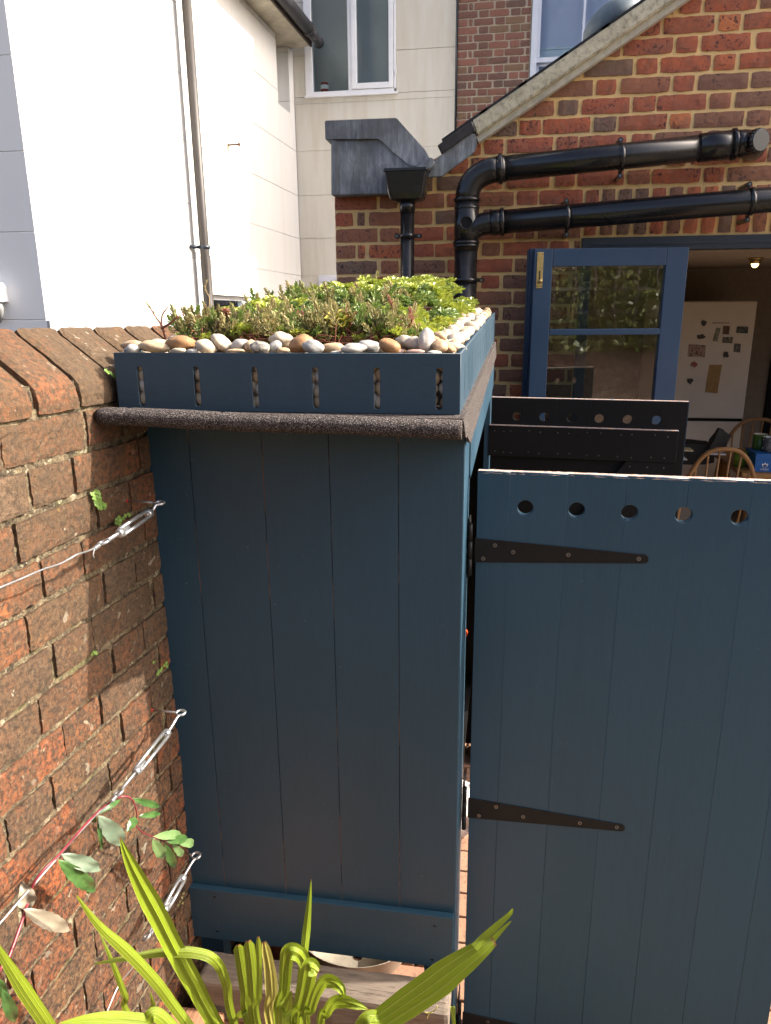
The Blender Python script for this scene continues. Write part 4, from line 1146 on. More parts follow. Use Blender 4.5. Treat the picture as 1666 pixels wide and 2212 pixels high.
# ceiling light
lc = PY(1629, 590, 5.2); lc.z = 1.984
cl = thing('ceiling_light', 'small brass spotlight glowing on the kitchen ceiling', 'ceiling light', lc)
bm = bmesh.new(); tube(bm, [lc, lc - Vector((0, 0, .012))], .045, 24); tube(bm, [lc - Vector((0, 0, .012)), lc - Vector((0, 0, .035))], .034, 24, radii=[.036, .030]); from_bm('housing', bm, MBRASS, cl)
em = NT('lamp_glow'); em.b.inputs['Emission Color'].default_value = (1, .55, .2, 1); em.b.inputs['Emission Strength'].default_value = 3; em.color((.8, .5, .2))
bm = bmesh.new(); bmesh.ops.create_icosphere(bm, subdivisions=2, radius=.022, matrix=Matrix.Translation(lc - Vector((0, 0, .038)))); from_bm('bulb', bm, em.m, cl, True)

# table
TZ = .690
table = thing('kitchen_table', 'wooden kitchen table cluttered with boxes and mugs behind the chair', 'table', (2.3, 5.2, FZ))
bm = bmesh.new(); bx(bm, (1.50, 4.80, TZ - .03), (3.2, 5.65, TZ), .006); from_bm('tabletop', bm, MTABLE, table)
bm = bmesh.new(); bx(bm, (1.58, 4.87, TZ - .13), (3.1, 4.89, TZ - .031)); from_bm('apron', bm, MTABLE, table)
for x, y in ((1.60, 4.90), (3.1, 4.90), (1.60, 5.55), (3.1, 5.55)):
    bm = bmesh.new(); tube(bm, [(x, y, FZ), (x, y, TZ - .031)], .03, 12); from_bm('leg', bm, MTABLE, table)
def windsor(label, cx, cy, rot, w=.42, top=.75):
    t = thing('windsor_chair', label, 'chair', (cx, cy, FZ), 'spindle-back chairs round the table')
    sz = FZ + .45; h = top - sz; Mt = Matrix.Translation((cx, cy, 0)) @ Matrix.Rotation(rot, 4, 'Z')
    hoop = [(-w/2 * (abs(math.cos(a))**.75) * (1 if math.cos(a) > 0 else -1), -.02 - .05*math.sin(a), sz + h * (math.sin(a)**.85 if math.sin(a) > 0 else 0)) for a in [math.pi*i/24 for i in range(25)]]
    bm = bmesh.new(); tube(bm, [Mt @ Vector(p) for p in hoop], .0135, 12); from_bm('hoop', bm, MCHAIR, t)
    bm = bmesh.new(); P = [(.0 + .22*math.cos(a), .17 + .2*math.sin(a)) for a in [2*math.pi*i/24 for i in range(24)]]
    prism(bm, [Mt @ Vector((p[0], p[1], sz - .035)) for p in P], (0, 0, .035)); from_bm('seat', bm, MCHAIR, t)
    for i in range(6):
        x = -w*.34 + w*.68*i/5; a = math.acos(max(-1, min(1, (abs(x)*2/w)**(1/.75)))); zt = sz + h * math.sin(a)**.85
        bm = bmesh.new(); tube(bm, [Mt @ Vector((x*.82, .0, sz)), Mt @ Vector((x, -.02 - .05*math.sin(a), zt))], .0065, 8); from_bm('spindle', bm, MCHAIR, t)
    for x, y in ((-.15, .03), (.15, .03), (-.15, .3), (.15, .3)):
        bm = bmesh.new(); tube(bm, [Mt @ Vector((x, y, sz - .03)), Mt @ Vector((x*1.25, y + (.05 if y > .1 else -.05), FZ))], .014, 8); from_bm('leg', bm, MCHAIR, t)
    return t
cA = PY(1561, 965, 4.62); windsor('spindle-backed wooden chair nearest the open doorway, its hoop above the blue door', cA.x, 4.62, 0.0, .455, cA.z)
cB = PY(1632, 902, 5.95); windsor('spindle-backed wooden chair behind the table in front of the fridge', cB.x, 5.95, 0.05, .50, cB.z)
# blue shoe box
MBLUEBOX = simple('blue_card', (0.012, 0.11, 0.36), .5, .4, var=.05)
MWPRINT = simple('white_print', (0.75, 0.75, 0.75), .6)
b0 = PY(*D3(1560, 1570), 4.85); b0.z = TZ
sb = thing('shoe_box', 'bright blue cardboard shoe box with a white leaf emblem on the table', 'box', b0)
Tb = Matrix.Translation(b0) @ Matrix.Rotation(.0, 4, 'Z')
bm = bmesh.new(); bx(bm, (0, 0, .0), (.30, .20, .085), .001, Tb); from_bm('base', bm, MBLUEBOX, sb)
bm = bmesh.new(); bx(bm, (-.003, -.003, .080), (.303, .203, .116), .001, Tb); lid = from_bm('lid', bm, MBLUEBOX, sb)
bm = bmesh.new()
def emb(u, z): return Tb @ Vector((u, -.0012, z))
ec = (.058, .026)
for ang in (-38, 0, 38):
    a = math.radians(ang); L_, W_ = .030, .0085
    P = []
    for i in range(9):
        t = i / 8; P.append((t*L_, W_*math.sin(math.pi*t**.75)))
    P += [(p[0], -p[1]) for p in P[-2:0:-1]]
    P = [(ec[0] + p[0]*math.sin(a) + p[1]*math.cos(a), ec[1] + .004 + p[0]*math.cos(a) - p[1]*math.sin(a)) for p in P]
    prism(bm, [emb(u, z) for u, z in P], Tb.to_3x3() @ Vector((0, .001 + .0002*abs(ang)/38, 0)))
from_bm('emblem', bm, MWPRINT, sb)
bm = bmesh.new()
for i in range(3): bx(bm, (ec[0] - .024, -.0018, ec[1] + .0045 + i*.0045), (ec[0] + .024, -.0014, ec[1] + .0058 + i*.0045), 0, Tb)
from_bm('emblem_stripes', bm, MBLUEBOX, sb)
cu = bpy.data.curves.new('t', 'FONT'); cu.body = 'adidas'; cu.size = .021; cu.extrude = .0004; cu.align_x = 'CENTER'
ob = bpy.data.objects.new('t', cu); COL.objects.link(ob); dg = bpy.context.evaluated_depsgraph_get(); dg.update()
me = bpy.data.meshes.new_from_object(ob.evaluated_get(dg)); bpy.data.objects.remove(ob)
me.transform(Tb @ Matrix.Translation((ec[0], -.0015, ec[1] - .014)) @ Matrix.Rotation(math.pi/2, 4, 'X')); me.materials.clear()
mesh_obj('lettering', me, MWPRINT, sb)
# mugs
def mug(label, c, r, h, mats, handle=None):
    t = thing('mug', label, 'mug', c)
    bm = bmesh.new(); n = 28
    R = [[tuple(Vector(c) + Vector((q*math.cos(a), q*math.sin(a), z))) for a in [2*math.pi*k/n for k in range(n)]] for q, z in ((r*.95, 0), (r, .006), (r, h), (r - .003, h), (r - .003, .01))]
    RV = [[bm.verts.new(p) for p in q] for q in R]
    for j, (a, b) in enumerate(zip(RV, RV[1:])):
        for k in range(n): f = bm.faces.new((a[k], a[(k+1)%n], b[(k+1)%n], b[k])); f.smooth = True; f.material_index = 1 if j >= 2 else 0
    bm.faces.new(RV[0][::-1]); bm.faces.new(RV[-1]).material_index = 1
    from_bm('cup', bm, mats, t)
    if handle:
        bm = bmesh.new(); hc = Vector(c) + Vector((handle*r, -.2*r, h*.52)); tube(bm, ringpts(hc, (0, 1, 0), (0, 0, 1), h*.30, 0, math.pi if handle < 0 else -math.pi, 16), .005, 10); from_bm('handle', bm, mats[1], t)
    return t
chalk = NT('chalkboard_print', .5, .4); chalk.color(chalk.ramp(chalk.noise(150, 2, .5, chalk.scale(chalk.pos, (1, 1, 2.6))), [(0.0, (0.045, 0.05, 0.055)), (0.56, (0.05, 0.055, 0.06)), (0.62, (0.30, 0.32, 0.33))]))
MMUGW = simple('white_glaze', (0.62, 0.62, 0.60), .25)
m1 = PY(1664, 972, 4.90); m1.z = TZ + .117
mug('charcoal mug with chalk-like writing and white handle on the blue box', (m1.x, 4.93, TZ + .117), .040, .092, [chalk.m, MMUGW], -1.02)
mug('green mug with cream inside standing behind the charcoal mug', (m1.x - .035, 5.00, TZ + .117), .042, .098, [simple('green_glaze', (0.05, 0.12, 0.025), .3), simple('cream_glaze', (0.60, 0.52, 0.38), .35)])
gcp = PY(1600, 988, 5.0)
bm = bmesh.new(); tube(bm, [(gcp.x, 5.0, TZ), (gcp.x, 5.0, TZ + .10)], .04, 20, radii=[.036, .042]); o = from_bm('green_tub', bm, simple('green_plastic', (0.10, 0.20, 0.02), .4)); tag(o, 'small green tub between the chair hoop and the blue box', 'tub')
# clutter: folded grey bag, black case, papers
def crumple(name, label, cat, quad, Yq, d, mat, kind=None):
    P = [PY(x, y, Yq) for x, y in quad]; bm = bmesh.new(); prism(bm, P, (0, d, 0)); bmesh.ops.subdivide_edges(bm, edges=bm.edges[:], cuts=2, use_grid_fill=True)
    for v in bm.verts: v.co += Vector([mnoise.noise(v.co*20 + Vector((i*9, 0, 0))) for i in range(3)]) * .012
    o = from_bm(name, bm, mat); tag(o, label, cat, kind=kind); return o
crumple('folded_bag', 'dark grey folded cloth bag propped up on the table', 'bag', [D3(1335, 1315), D3(1410, 1362), D3(1378, 1425), D3(1340, 1470), D3(1250, 1470), D3(1285, 1400)], 5.12, .06, simple('grey_felt_cloth', (0.045, 0.042, 0.04), .9))
crumple('black_case', 'black soft case lying on the left of the table', 'case', [D3(1095, 1425), D3(1140, 1410), D3(1290, 1425), D3(1300, 1545), D3(1095, 1550)], 5.16, .16, simple('black_cloth', (0.018, 0.016, 0.015), .8))
for i, (q, lab, c) in enumerate((([(1085, 1452), (1165, 1458), (1160, 1466), (1085, 1462)], 'cream notepad on top of the black case', (0.5, 0.42, 0.26)), ([(1270, 1478), (1375, 1482), (1372, 1490), (1268, 1486)], 'white papers under the grey bag', (0.5, 0.5, 0.5)), ([(1090, 1508), (1118, 1512), (1125, 1522), (1090, 1521)], 'white card at the left edge of the table clutter', (0.5, 0.5, 0.5)))):
    P = [PY(*D3(*p), 5.0) for p in q]; bm = bmesh.new(); prism(bm, P, (0, .10, 0)); o = from_bm('paper', bm, simple('paper%d' % i, c, .8)); tag(o, lab, 'paper')

# ------------------------------------------------------------------ main brick house behind, with sash window
YB = 8.8
mainh = thing('terraced_house', 'tall dark brick rear wall of the main house with a white sash window', 'house', (1.2, YB, GZ))
bm = bmesh.new()
prism(bm, [(-.585, YB + .01, GZ), (.165, YB + .01, GZ), (.165, YB + .01, 8.3), (-.585, YB + .01, 8.3)], (0, .3, 0)); 
prism(bm, [(1.21, YB + .01, GZ), (6.0, YB + .01, GZ), (6.0, YB + .01, 8.3), (1.21, YB + .01, 8.3)], (0, .3, 0))
prism(bm, [(.1655, YB + .01, GZ), (1.2095, YB + .01, GZ), (1.2095, YB + .01, 3.40), (.1655, YB + .01, 3.40)], (0, .3, 0))
prism(bm, [(.1655, YB + .01, 5.15), (1.2095, YB + .01, 5.15), (1.2095, YB + .01, 8.3), (.1655, YB + .01, 8.3)], (0, .3, 0))
from_bm('wall', bm, MMORTAR2, mainh)
bm = bmesh.new(); prism(bm, [(-.6, YB + .32, GZ), (6.0, YB + .32, GZ), (6.0, YB + .32, 8.3), (-.6, YB + .32, 8.3)], (0, 7, 0)); from_bm('house_body', bm, MMORTAR2, mainh)
bm = bmesh.new(); prism(bm, [(-.6, YB - .2, 8.31), (-.6, YB + 7.5, 8.31), (-.6, YB + 3.6, 10.3)], (6.7, 0, 0)); from_bm('roof', bm, MTILE, mainh)
random.seed(77)
r = 0; z = 2.95
while z < 5.2:
    x = -.585; A = r % 2 == 0; 
    seq = []
    if not A: seq.append((x, x + .10)); x += .11; seq.append((x, x + .045)); x += .055
    while x < .16: seq += [(x, x + .205), (x + .215, x + .312)]; x += .322
    for a, b in seq:
        b = min(b, .165 - .003)
        if b - a < .03: continue
        me = brick_var('mb', round(b - a, 2), .062, .05, MMBRICK, n=5, nx=5, nz=2, jit=.004, relief=.001)
        o = bpy.data.objects.new('brick', me); o.location = (a, YB + random.uniform(-.002, .002), z); link(o, mainh)
    z += .0725; r += 1
sw = bpy.data.objects.new('sash_window', None); sw.location = (.55, YB, 3.9); link(sw, mainh); sw.matrix_parent_inverse = Matrix.Translation(-Vector(mainh.location))
MSW = simple('pale_window_paint', (0.62, 0.66, 0.74), .4, var=.03)
bm = bmesh.new(); bx(bm, (.170, YB - .012, 3.42), (.232, YB + .08, 5.14), .004); bx(bm, (1.145, YB - .012, 3.42), (1.205, YB + .08, 5.14), .004); bx(bm, (.233, YB - .012, 3.42), (1.144, YB + .08, 3.47), .004); bx(bm, (.233, YB - .012, 5.09), (1.144, YB + .08, 5.14), .004); from_bm('frame', bm, MSW, sw)
bm = bmesh.new()
bx(bm, (.233, YB + .012, 4.105), (1.144, YB + .05, 4.150), .003); bx(bm, (.2335, YB + .012, 4.1505), (.262, YB + .05, 5.088), .002); bx(bm, (1.116, YB + .012, 4.1505), (1.1435, YB + .05, 5.088), .002); bx(bm, (.680, YB + .016, 4.1505), (.703, YB + .046, 5.088), .002)
from_bm('upper_sash', bm, MSW, sw)
bm = bmesh.new(); bx(bm, (.2335, YB + .055, 3.475), (.262, YB + .075, 4.104), .002); bx(bm, (1.116, YB + .055, 3.475), (1.1435, YB + .075, 4.104), .002); bx(bm, (.262, YB + .055, 4.075), (1.116, YB + .075, 4.104), .002); bx(bm, (.262, YB + .055, 3.475), (1.116, YB + .075, 3.52), .002); from_bm('lower_sash', bm, MSW, sw)
bm = bmesh.new(); bx(bm, (.262, YB + .028, 4.150), (.6795, YB + .032, 5.088)); bx(bm, (.7035, YB + .028, 4.150), (1.116, YB + .032, 5.088)); bx(bm, (.262, YB + .062, 3.52), (1.116, YB + .066, 4.075)); from_bm('pane', bm, MGLASSF, sw)
bm = bmesh.new(); bx(bm, (.235, YB + .12, 3.45), (1.144, YB + .125, 5.1)); from_bm('blind', bm, simple('lilac_blind', (0.62, 0.60, 0.78), .9, var=.02), sw)
bm = bmesh.new(); bx(bm, (.262, YB + .10, 4.24), (1.116, YB + .115, 4.262)); bx(bm, (.262, YB + .10, 4.17), (1.116, YB + .110, 4.235)); 
bx(bm, (.44, YB + .095, 4.262), (.50, YB + .11, 4.275), .003); from_bm('inner_rail', bm, MSW, sw)
# cable and pipe at the junction of the two houses
bm = bmesh.new(); tube(bm, [(-.598, YB - .015, 2.9), (-.600, YB - .015, 5.2)], .008, 8); from_bm('cable', bm, MDARKFRAME, mainh)

# ------------------------------------------------------------------ white neighbouring house: rear wall and side wing
WH = Vector((0.047, 0.999, 0)).normalized(); WN = Vector((WH.y, -WH.x, 0)); WP0 = Vector((-2.366, 8.8, 0)); WT = -.022
def WQ(s, z, d=0.0):     # s along the wing wall (0 at the corner, negative towards the camera)
    p = WP0 + WH * s + WN * d; p.z = z + WT * s; return p
def wq(x, y, d=0.0):
    q = WP0 + WN * d; p = plane(x, y, tuple(WN), tuple(q)); s = (p - q).dot(WH); return s, p.z - WT * s
nb = thing('white_house', 'white rendered neighbouring house with a rear wing, gutter and casement window', 'house', (-2, 8.8, GZ))
def courses(P, ss, z0, z1, zs, d0, depth, mat, parent, name='render_course'):
    """smooth render ruled into ashlar courses: each course a slab with a fine recessed joint"""
    zz = [z0] + [z for z in zs if z0 < z < z1] + [z1]
    for a, b in zip(zz, zz[1:]):
        bm = bmesh.new()
        pts = [P(ss[0], a + .002, d0), P(ss[1], a + .002, d0), P(ss[1], b - .002, d0), P(ss[0], b - .002, d0)]
        prism(bm, pts, P(0, 0, -depth) - P(0, 0, 0))
        bmesh.ops.bevel(bm, geom=bm.edges[:], offset=.0015, segments=1, affect='EDGES')
        from_bm(name, bm, mat, parent)
GR = [wq(640, 421)[1], wq(645, 515)[1], wq(650, 596)[1], wq(330, 689)[1]]
GR = sorted(GR + [GR[0] + .46, GR[0] + .93, GR[0] + 1.4])
EZ = 4.34
S0 = -4.785
RS0, RS1, RZ = -.545, -.155, 3.70         # recess near the corner
# small window opening in the wing wall
ws0 = wq(462, 660)[0]; ws1 = wq(537, 660)[0]; wz1 = wq(500, 640)[1]; wz0 = wz1 - .42
courses(WQ, (S0, ws0), GZ, EZ, GR, 0, .3, MWHITE, nb)
courses(WQ, (ws1, RS0), GZ, EZ, GR, 0, .3, MWHITE, nb)
courses(WQ, (ws0, ws1), wz1 + .012, EZ, GR, 0, .3, MWHITE, nb)
courses(WQ, (ws0, ws1), GZ, wz0, GR, 0, .3, MWHITE, nb)
courses(WQ, (RS0, RS1), GZ, RZ, GR, 0, .3, MWHITE, nb)
courses(WQ, (RS1, 0.0), GZ, EZ, GR, 0, .3, MWHITE, nb)
bm = bmesh.new(); prism(bm, [WQ(RS0, RZ - .02, -.16), WQ(RS1, RZ - .02, -.16), WQ(RS1, EZ + .05, -.16), WQ(RS0, EZ + .05, -.16)], -WN * .1); from_bm('recess_back', bm, MWHITE, nb)
bm = bmesh.new(); prism(bm, [WQ(S0, GZ, -.008), WQ(ws0 + 0, GZ, -.008), WQ(ws0, EZ, -.008), WQ(S0, EZ, -.008)], -WN * .2)
prism(bm, [WQ(ws1, GZ, -.008), WQ(RS0, GZ, -.008), WQ(RS0, EZ, -.008), WQ(ws1, EZ, -.008)], -WN * .2); from_bm('joint_backing', bm, MGREYEDGE, nb)
# plinth band
bm = bmesh.new(); prism(bm, [WQ(S0, GZ, .02), WQ(ws0 - .05, GZ, .02), WQ(ws0 - .05, GR[0] - .004, .02), WQ(S0, GR[0] - .004, .02)], -WN * .019); from_bm('plinth', bm, render_white('plinth_render', (0.36, 0.37, 0.37), .1), nb)
# small window
swn = bpy.data.objects.new('small_window', None); swn.location = WQ(ws0, wz0); link(swn, nb); swn.matrix_parent_inverse = Matrix.Translation(-Vector(nb.location))
bm = bmesh.new()
for a, b, c, d in ((ws0, ws1, wz1 - .035, wz1), (ws0, ws0 + .04, wz0, wz1 - .036), (ws1 - .07, ws1, wz0, wz1 - .036)):
    prism(bm, [WQ(a, c, -.03), WQ(b, c, -.03), WQ(b, d, -.03), WQ(a, d, -.03)], -WN * .05)
from_bm('frame', bm, MUPVC, swn)
bm = bmesh.new(); prism(bm, [WQ(ws0 - .04, wz1 + .004, .022), WQ(ws1 + .05, wz1 + .004, .022), WQ(ws1 + .05, wz1 + .012, .022), WQ(ws0 - .04, wz1 + .012, .022)], -WN * .1); from_bm('drip_bead', bm, MGREYEDGE, swn)
bm = bmesh.new(); prism(bm, [WQ(ws0 + .04, wz0, -.05), WQ(ws1 - .07, wz0, -.05), WQ(ws1 - .07, wz1 - .036, -.05), WQ(ws0 + .04, wz1 - .036, -.05)], -WN * .006); from_bm('pane', bm, MGLASSF, swn)
bm = bmesh.new(); prism(bm, [WQ(ws0, wz0, -.2), WQ(ws1, wz0, -.2), WQ(ws1, wz1, -.2), WQ(ws0, wz1, -.2)], -WN * .02); from_bm('pane_backing', bm, MDARK, swn)
# eaves: soffit, fascia, gutter
bm = bmesh.new(); prism(bm, [WQ(S0, EZ, -.32), WQ(-.0, EZ, -.32), WQ(-.12, EZ, .235), WQ(S0, EZ, .235)], (0, 0, .02)); from_bm('soffit', bm, simple('aged_soffit', (0.46, 0.42, 0.33), .85, var=.3, sc=6), nb)
bm = bmesh.new(); prism(bm, [WQ(S0, EZ - .012, .236), WQ(-.12, EZ - .012, .236), WQ(-.12, EZ + .13, .236), WQ(S0, EZ + .13, .236)], WN * .02); from_bm('fascia', bm, simple('rotten_fascia', (0.07, 0.05, 0.04), .9, var=.5, sc=30), nb)
bm = bmesh.new(); prism(bm, [WQ(S0, EZ + .13, .27), WQ(-.05, EZ + .13, .27), WQ(-.05, EZ + .15, .27), WQ(-.05, EZ + 1.3, -1.5), WQ(S0, EZ + 1.3, -1.5)][:1] + [WQ(-.05, EZ + .13, .27), WQ(-.05, EZ + 1.3, -1.6), WQ(S0, EZ + 1.3, -1.6)], (0, 0, .03)); from_bm('roof', bm, MTILE, nb)
MGUT = simple('dark_grey_gutter', (0.045, 0.043, 0.048), .38, .5, var=.3, sc=6)
bm = bmesh.new()
tube(bm, [WQ(S0, EZ + .055, .315), WQ(-.42, EZ + .055, .315)], .060, 26)
tube(bm, [WQ(-.47, EZ + .052, .315), WQ(-.41, EZ + .052, .315)], .066, 26)
tube(bm, [WQ(-.41, EZ + .048, .315), WQ(-.05, EZ + .044, .315)], .050, 26); tube(bm, [WQ(-.07, EZ + .044, .315), WQ(-.045, EZ + .044, .315)], .055, 26)
from_bm('gutter', bm, MGUT, nb)
# downpipe on the wing
MGP = simple('taupe_downpipe', (0.048, 0.041, 0.036), .5, .4, var=.2, sc=3)
q1 = wq(447, 600, .09); q0 = wq(401, 0, .09)
bm = bmesh.new(); tube(bm, [WQ(q1[0], -.3, .09), WQ((q0[0] + q1[0]) / 2, EZ + .02, .09)], .037, 22); tube(bm, [WQ(q1[0], q1[1] + .17, .09), WQ(q1[0], -.3, .09)], .041, 22)
from_bm('wing_downpipe', bm, MGP, nb)
zc = wq(438, 533, .09)
bm = bmesh.new(); tube(bm, [WQ(q1[0], zc[1] - .014, .09), WQ(q1[0], zc[1] + .014, .09)], .044, 22); tube(bm, [WQ(q1[0] - .09, zc[1], .01), WQ(q1[0] - .0, zc[1], .06)], .014, 8); from_bm('pipe_clip', bm, MDARKFRAME, nb)
# rusty spike
sp_ = wq(492, 313); bm = bmesh.new(); tube(bm, [WQ(*sp_, -.01), WQ(*sp_, .10)], .008, 8); tube(bm, [WQ(*sp_, .10), WQ(*sp_, .115)], .014, 8); from_bm('iron_spike', bm, simple('rust', (0.10, 0.045, 0.02), .9), nb)
bm = bmesh.new(); prism(bm, [WQ(sp_[0] + a, sp_[1] + b, .004) for a, b in ((-.02, .03), (.012, .015), (.02, -.01), (0, -.07), (-.012, -.02))], -WN * .003); from_bm('rust_stain', bm, simple('rust_patch', (0.42, 0.27, 0.14), .9), nb)
# rear wall of the white house with casement window
wz = [PY(x, y, YB)[2] for x, y in ((718, 421), (770, 350), (900, 345), (900, 222))]
GB = [wq(640, 421)[1], wq(645, 515)[1], wq(650, 596)[1]]; GB = sorted(GB + [GB[0] + .46, GB[0] + .93, GB[0] + 1.4, GB[0] + 1.9])
def BQ(s, z, d=0.0): return Vector((s, YB - d, z))
courses(BQ, (-2.36, -.60), GZ, 3.888, GB, 0, .3, MCREAM, nb)
courses(BQ, (-2.36, -2.232), 3.888, 7.5, GB, 0, .3, MCREAM, nb)
courses(BQ, (-1.235, -.60), 3.888, 7.5, GB, 0, .3, MCREAM, nb)
courses(BQ, (-2.232, -1.235), 5.35, 7.5, GB, 0, .3, MCREAM, nb)
bm = bmesh.new(); bx(bm, (-2.36, YB + .008, GZ), (-.6, YB + .2, 3.87)); from_bm('joint_backing', bm, MGREYEDGE, nb)
bm = bmesh.new(); bx(bm, (-2.6, YB + .61, GZ), (-.61, YB + 7, 7.5)); from_bm('house_body', bm, MCREAM, nb)
cw = bpy.data.objects.new('casement_window', None); cw.location = (-1.7, YB, 3.9); link(cw, nb); cw.matrix_parent_inverse = Matrix.Translation(-Vector(nb.location))
bm = bmesh.new()
for a in ((-2.230, -2.150, 3.90, 5.35), (-1.258, -1.237, 3.93, 5.35), (-2.149, -1.259, 3.895, 3.932)): bx(bm, (a[0], YB - .02, a[2]), (a[1], YB + .08, a[3]), .004)
bx(bm, (-1.755, YB - .018, 3.9325), (-1.715, YB + .08, 5.35), .004)
from_bm('frame', bm, MUPVC, cw)
bm = bmesh.new(); bx(bm, (-2.24, YB - .045, 3.872), (-1.215, YB + .05, 3.894), .004); from_bm('sill', bm, MUPVC, cw)
bm = bmesh.new()
for a in ((-1.712, -1.660, 3.936, 5.34), (-1.312, -1.262, 3.936, 5.34), (-1.6595, -1.3125, 3.936, 3.992)): bx(bm, (a[0], YB - .035, a[2]), (a[1], YB + .03, a[3]), .005)
from_bm('opening_casement', bm, MUPVC, cw)
for a in ((-2.1495, -1.7555, 3.9325), (-1.6595, -1.3125, 3.9925)):
    bm = bmesh.new(); bx(bm, (a[0], YB + .02, a[2]), (a[1], YB + .026, 5.34)); from_bm('pane', bm, MGLASSF, cw)
bm = bmesh.new(); bx(bm, (-1.240, YB - .045, 4.06), (-1.228, YB - .022, 4.12), .002); from_bm('hinge', bm, MUPVC, cw)
bm = bmesh.new(); bx(bm, (-2.2, YB + .28, 3.8), (-1.25, YB + .29, 5.4)); from_bm('pane_backing', bm, simple('grey_pane_reflection', (0.45, 0.43, 0.41), .9, var=.12, sc=1.5), cw)  # plain sheet; its grey stands in for the reflection in the panes
jc = Vector((-2.045, YB + .10, 3.935))
jar = thing('candle_jar', 'red candle jar with a white label on the white house window sill', 'candle', jc)
bm = bmesh.new(); tube(bm, [jc, jc + Vector((0, 0, .11))], .042, 20); from_bm('jar', bm, simple('red_glass', (0.30, 0.04, 0.04), .2), jar)
bm = bmesh.new(); tube(bm, [jc + Vector((0, -.001, .045)), jc + Vector((0, -.001, .085))], .043, 20); from_bm('paper_label', bm, MUPVC, jar)
# white door panel low on the rear wall
d0 = PY(690, 595, YB); 
bm = bmesh.new(); bx(bm, (-2.15, YB - .03, GZ), (-1.4, YB - .001, d0.z), .004); bx(bm, (-2.09, YB - .034, GZ), (-1.4, YB - .031, d0.z - .07), .001); from_bm('back_door', bm, simple('lilac_white_paint', (0.64, 0.65, 0.72), .5), nb)
MGREYR = render_white('grey_textured_render', (0.74, 0.74, 0.72), 0.05)
C0 = WQ(S0, 0); FYW = C0.y
def FQ(s, z, d=0.0): return Vector((C0.x + .0 - s, FYW - d, z + WT * S0))
courses(FQ, (0.0, 5.0), GZ, 7.5, [g for g in GR], 0, .3, MGREYR, nb)
bm = bmesh.new(); prism(bm, [FQ(.02, GZ, -.004), FQ(5, GZ, -.004), FQ(5, 7.4, -.004), FQ(.02, 7.4, -.004)], (0, .2, 0)); from_bm('joint_backing', bm, MGREYEDGE, nb)
# alarm box and conduit at the left edge
vv_ = PY(6, 634, FYW)
ab = thing('vent_cowl', 'white plastic vent with a grey hose on the shaded white wall at the left edge', 'vent', vv_)
bm = bmesh.new(); X_, Z_ = vv_.x, vv_.z
loft(bm, [[(X_ + a, FYW - d, Z_ + b) for a, b in ((-.14, -.035), (.028, -.045), (.028, .04), (.012, .060), (-.14, .065))] for d in (.0, .05, .07)]); from_bm('hood', bm, MUPVC, ab)
bm = bmesh.new(); tube(bm, catmull([Vector((X_ - .04, FYW - .05, Z_ - .04)), Vector((X_ + .004, FYW - .05, Z_ - .07)), Vector((X_ - .004, FYW - .045, Z_ - .115)), Vector((X_ - .04, FYW - .02, Z_ - .15))]), .018, 12); from_bm('hose', bm, simple('grey_hose', (0.25, 0.25, 0.24), .6), ab)

# ------------------------------------------------------------------ surroundings out of the frame (they shade and are mirrored in the glass)
gf = thing('garden_wall', 'garden end wall with trellis on top', 'wall', (1.5, -3.6, GZ))
bm = bmesh.new(); bx(bm, (-1.2, -3.8, GZ), (6, -3.6, 1.15)); from_bm('wall', bm, simple('brown_garden_wall', (0.20, 0.13, 0.09), .9, var=.4, sc=12), gf)
for z in np.arange(1.2, 2.3, .33):
    bm = bmesh.new(); bx(bm, (-1.2, -3.66, z), (6, -3.64, z + .03)); from_bm('rail', bm, MSLEEP, gf)
for x in np.arange(-1.2, 6, .31):
    bm = bmesh.new(); bx(bm, (x, -3.64, 1.151), (x + .03, -3.62, 2.35)); from_bm('slat', bm, MSLEEP, gf)
MHEDGE = leafmat('hedge_leaf', (0.09, 0.12, 0.03), (0.28, 0.26, 0.09), sc=2.2)
def leafcloud(name, n, fn, size, mat, seed):
    rg = np.random.default_rng(seed); C = fn(rg, n); U = rg.normal(size=(n, 3)); U /= np.linalg.norm(U, axis=1)[:, None]; V = np.cross(U, rg.normal(size=(n, 3))); V /= np.linalg.norm(V, axis=1)[:, None]
    s = size * rg.uniform(.6, 1.3, size=(n, 1)); v = np.stack([C - U*s, C + V*s*.5, C + U*s, C - V*s*.5], 1).reshape(-1, 3); f = np.arange(n*4).reshape(-1, 4)
    me = bpy.data.meshes.new(name); me.from_pydata(v.tolist(), [], f.tolist()); me.update(); return mesh_obj(name, me, mat)
o = leafcloud('climbers', 5000, lambda r, n: np.stack([r.uniform(-2, 7, n), -3.55 + .08*r.normal(size=n), 1.0 + 1.2*r.uniform(0, 1, n)*(.55 + .45*np.sin(r.uniform(-2, 7, n)*2.1))], 1), .05, MHEDGE, 8); tag(o, 'climbers covering the trellis', kind='stuff')
o = leafcloud('hedge', 14000, lambda r, n: np.stack([r.uniform(-2, 7, n), r.uniform(-5.2, -3.9, n), r.uniform(.4, 1, n)**.7 * (3.2 + .6*np.sin(r.uniform(0, 6, n))) - .2], 1), .055, MHEDGE, 3); tag(o, 'garden hedge beyond the trellis', kind='stuff')
bm = bmesh.new(); bx(bm, (-2, -5.4, GZ), (7, -5.2, 3.0)); o = from_bm('hedge_core', bm, MHEDGE); tag(o, 'dense heart of the hedge', kind='stuff')

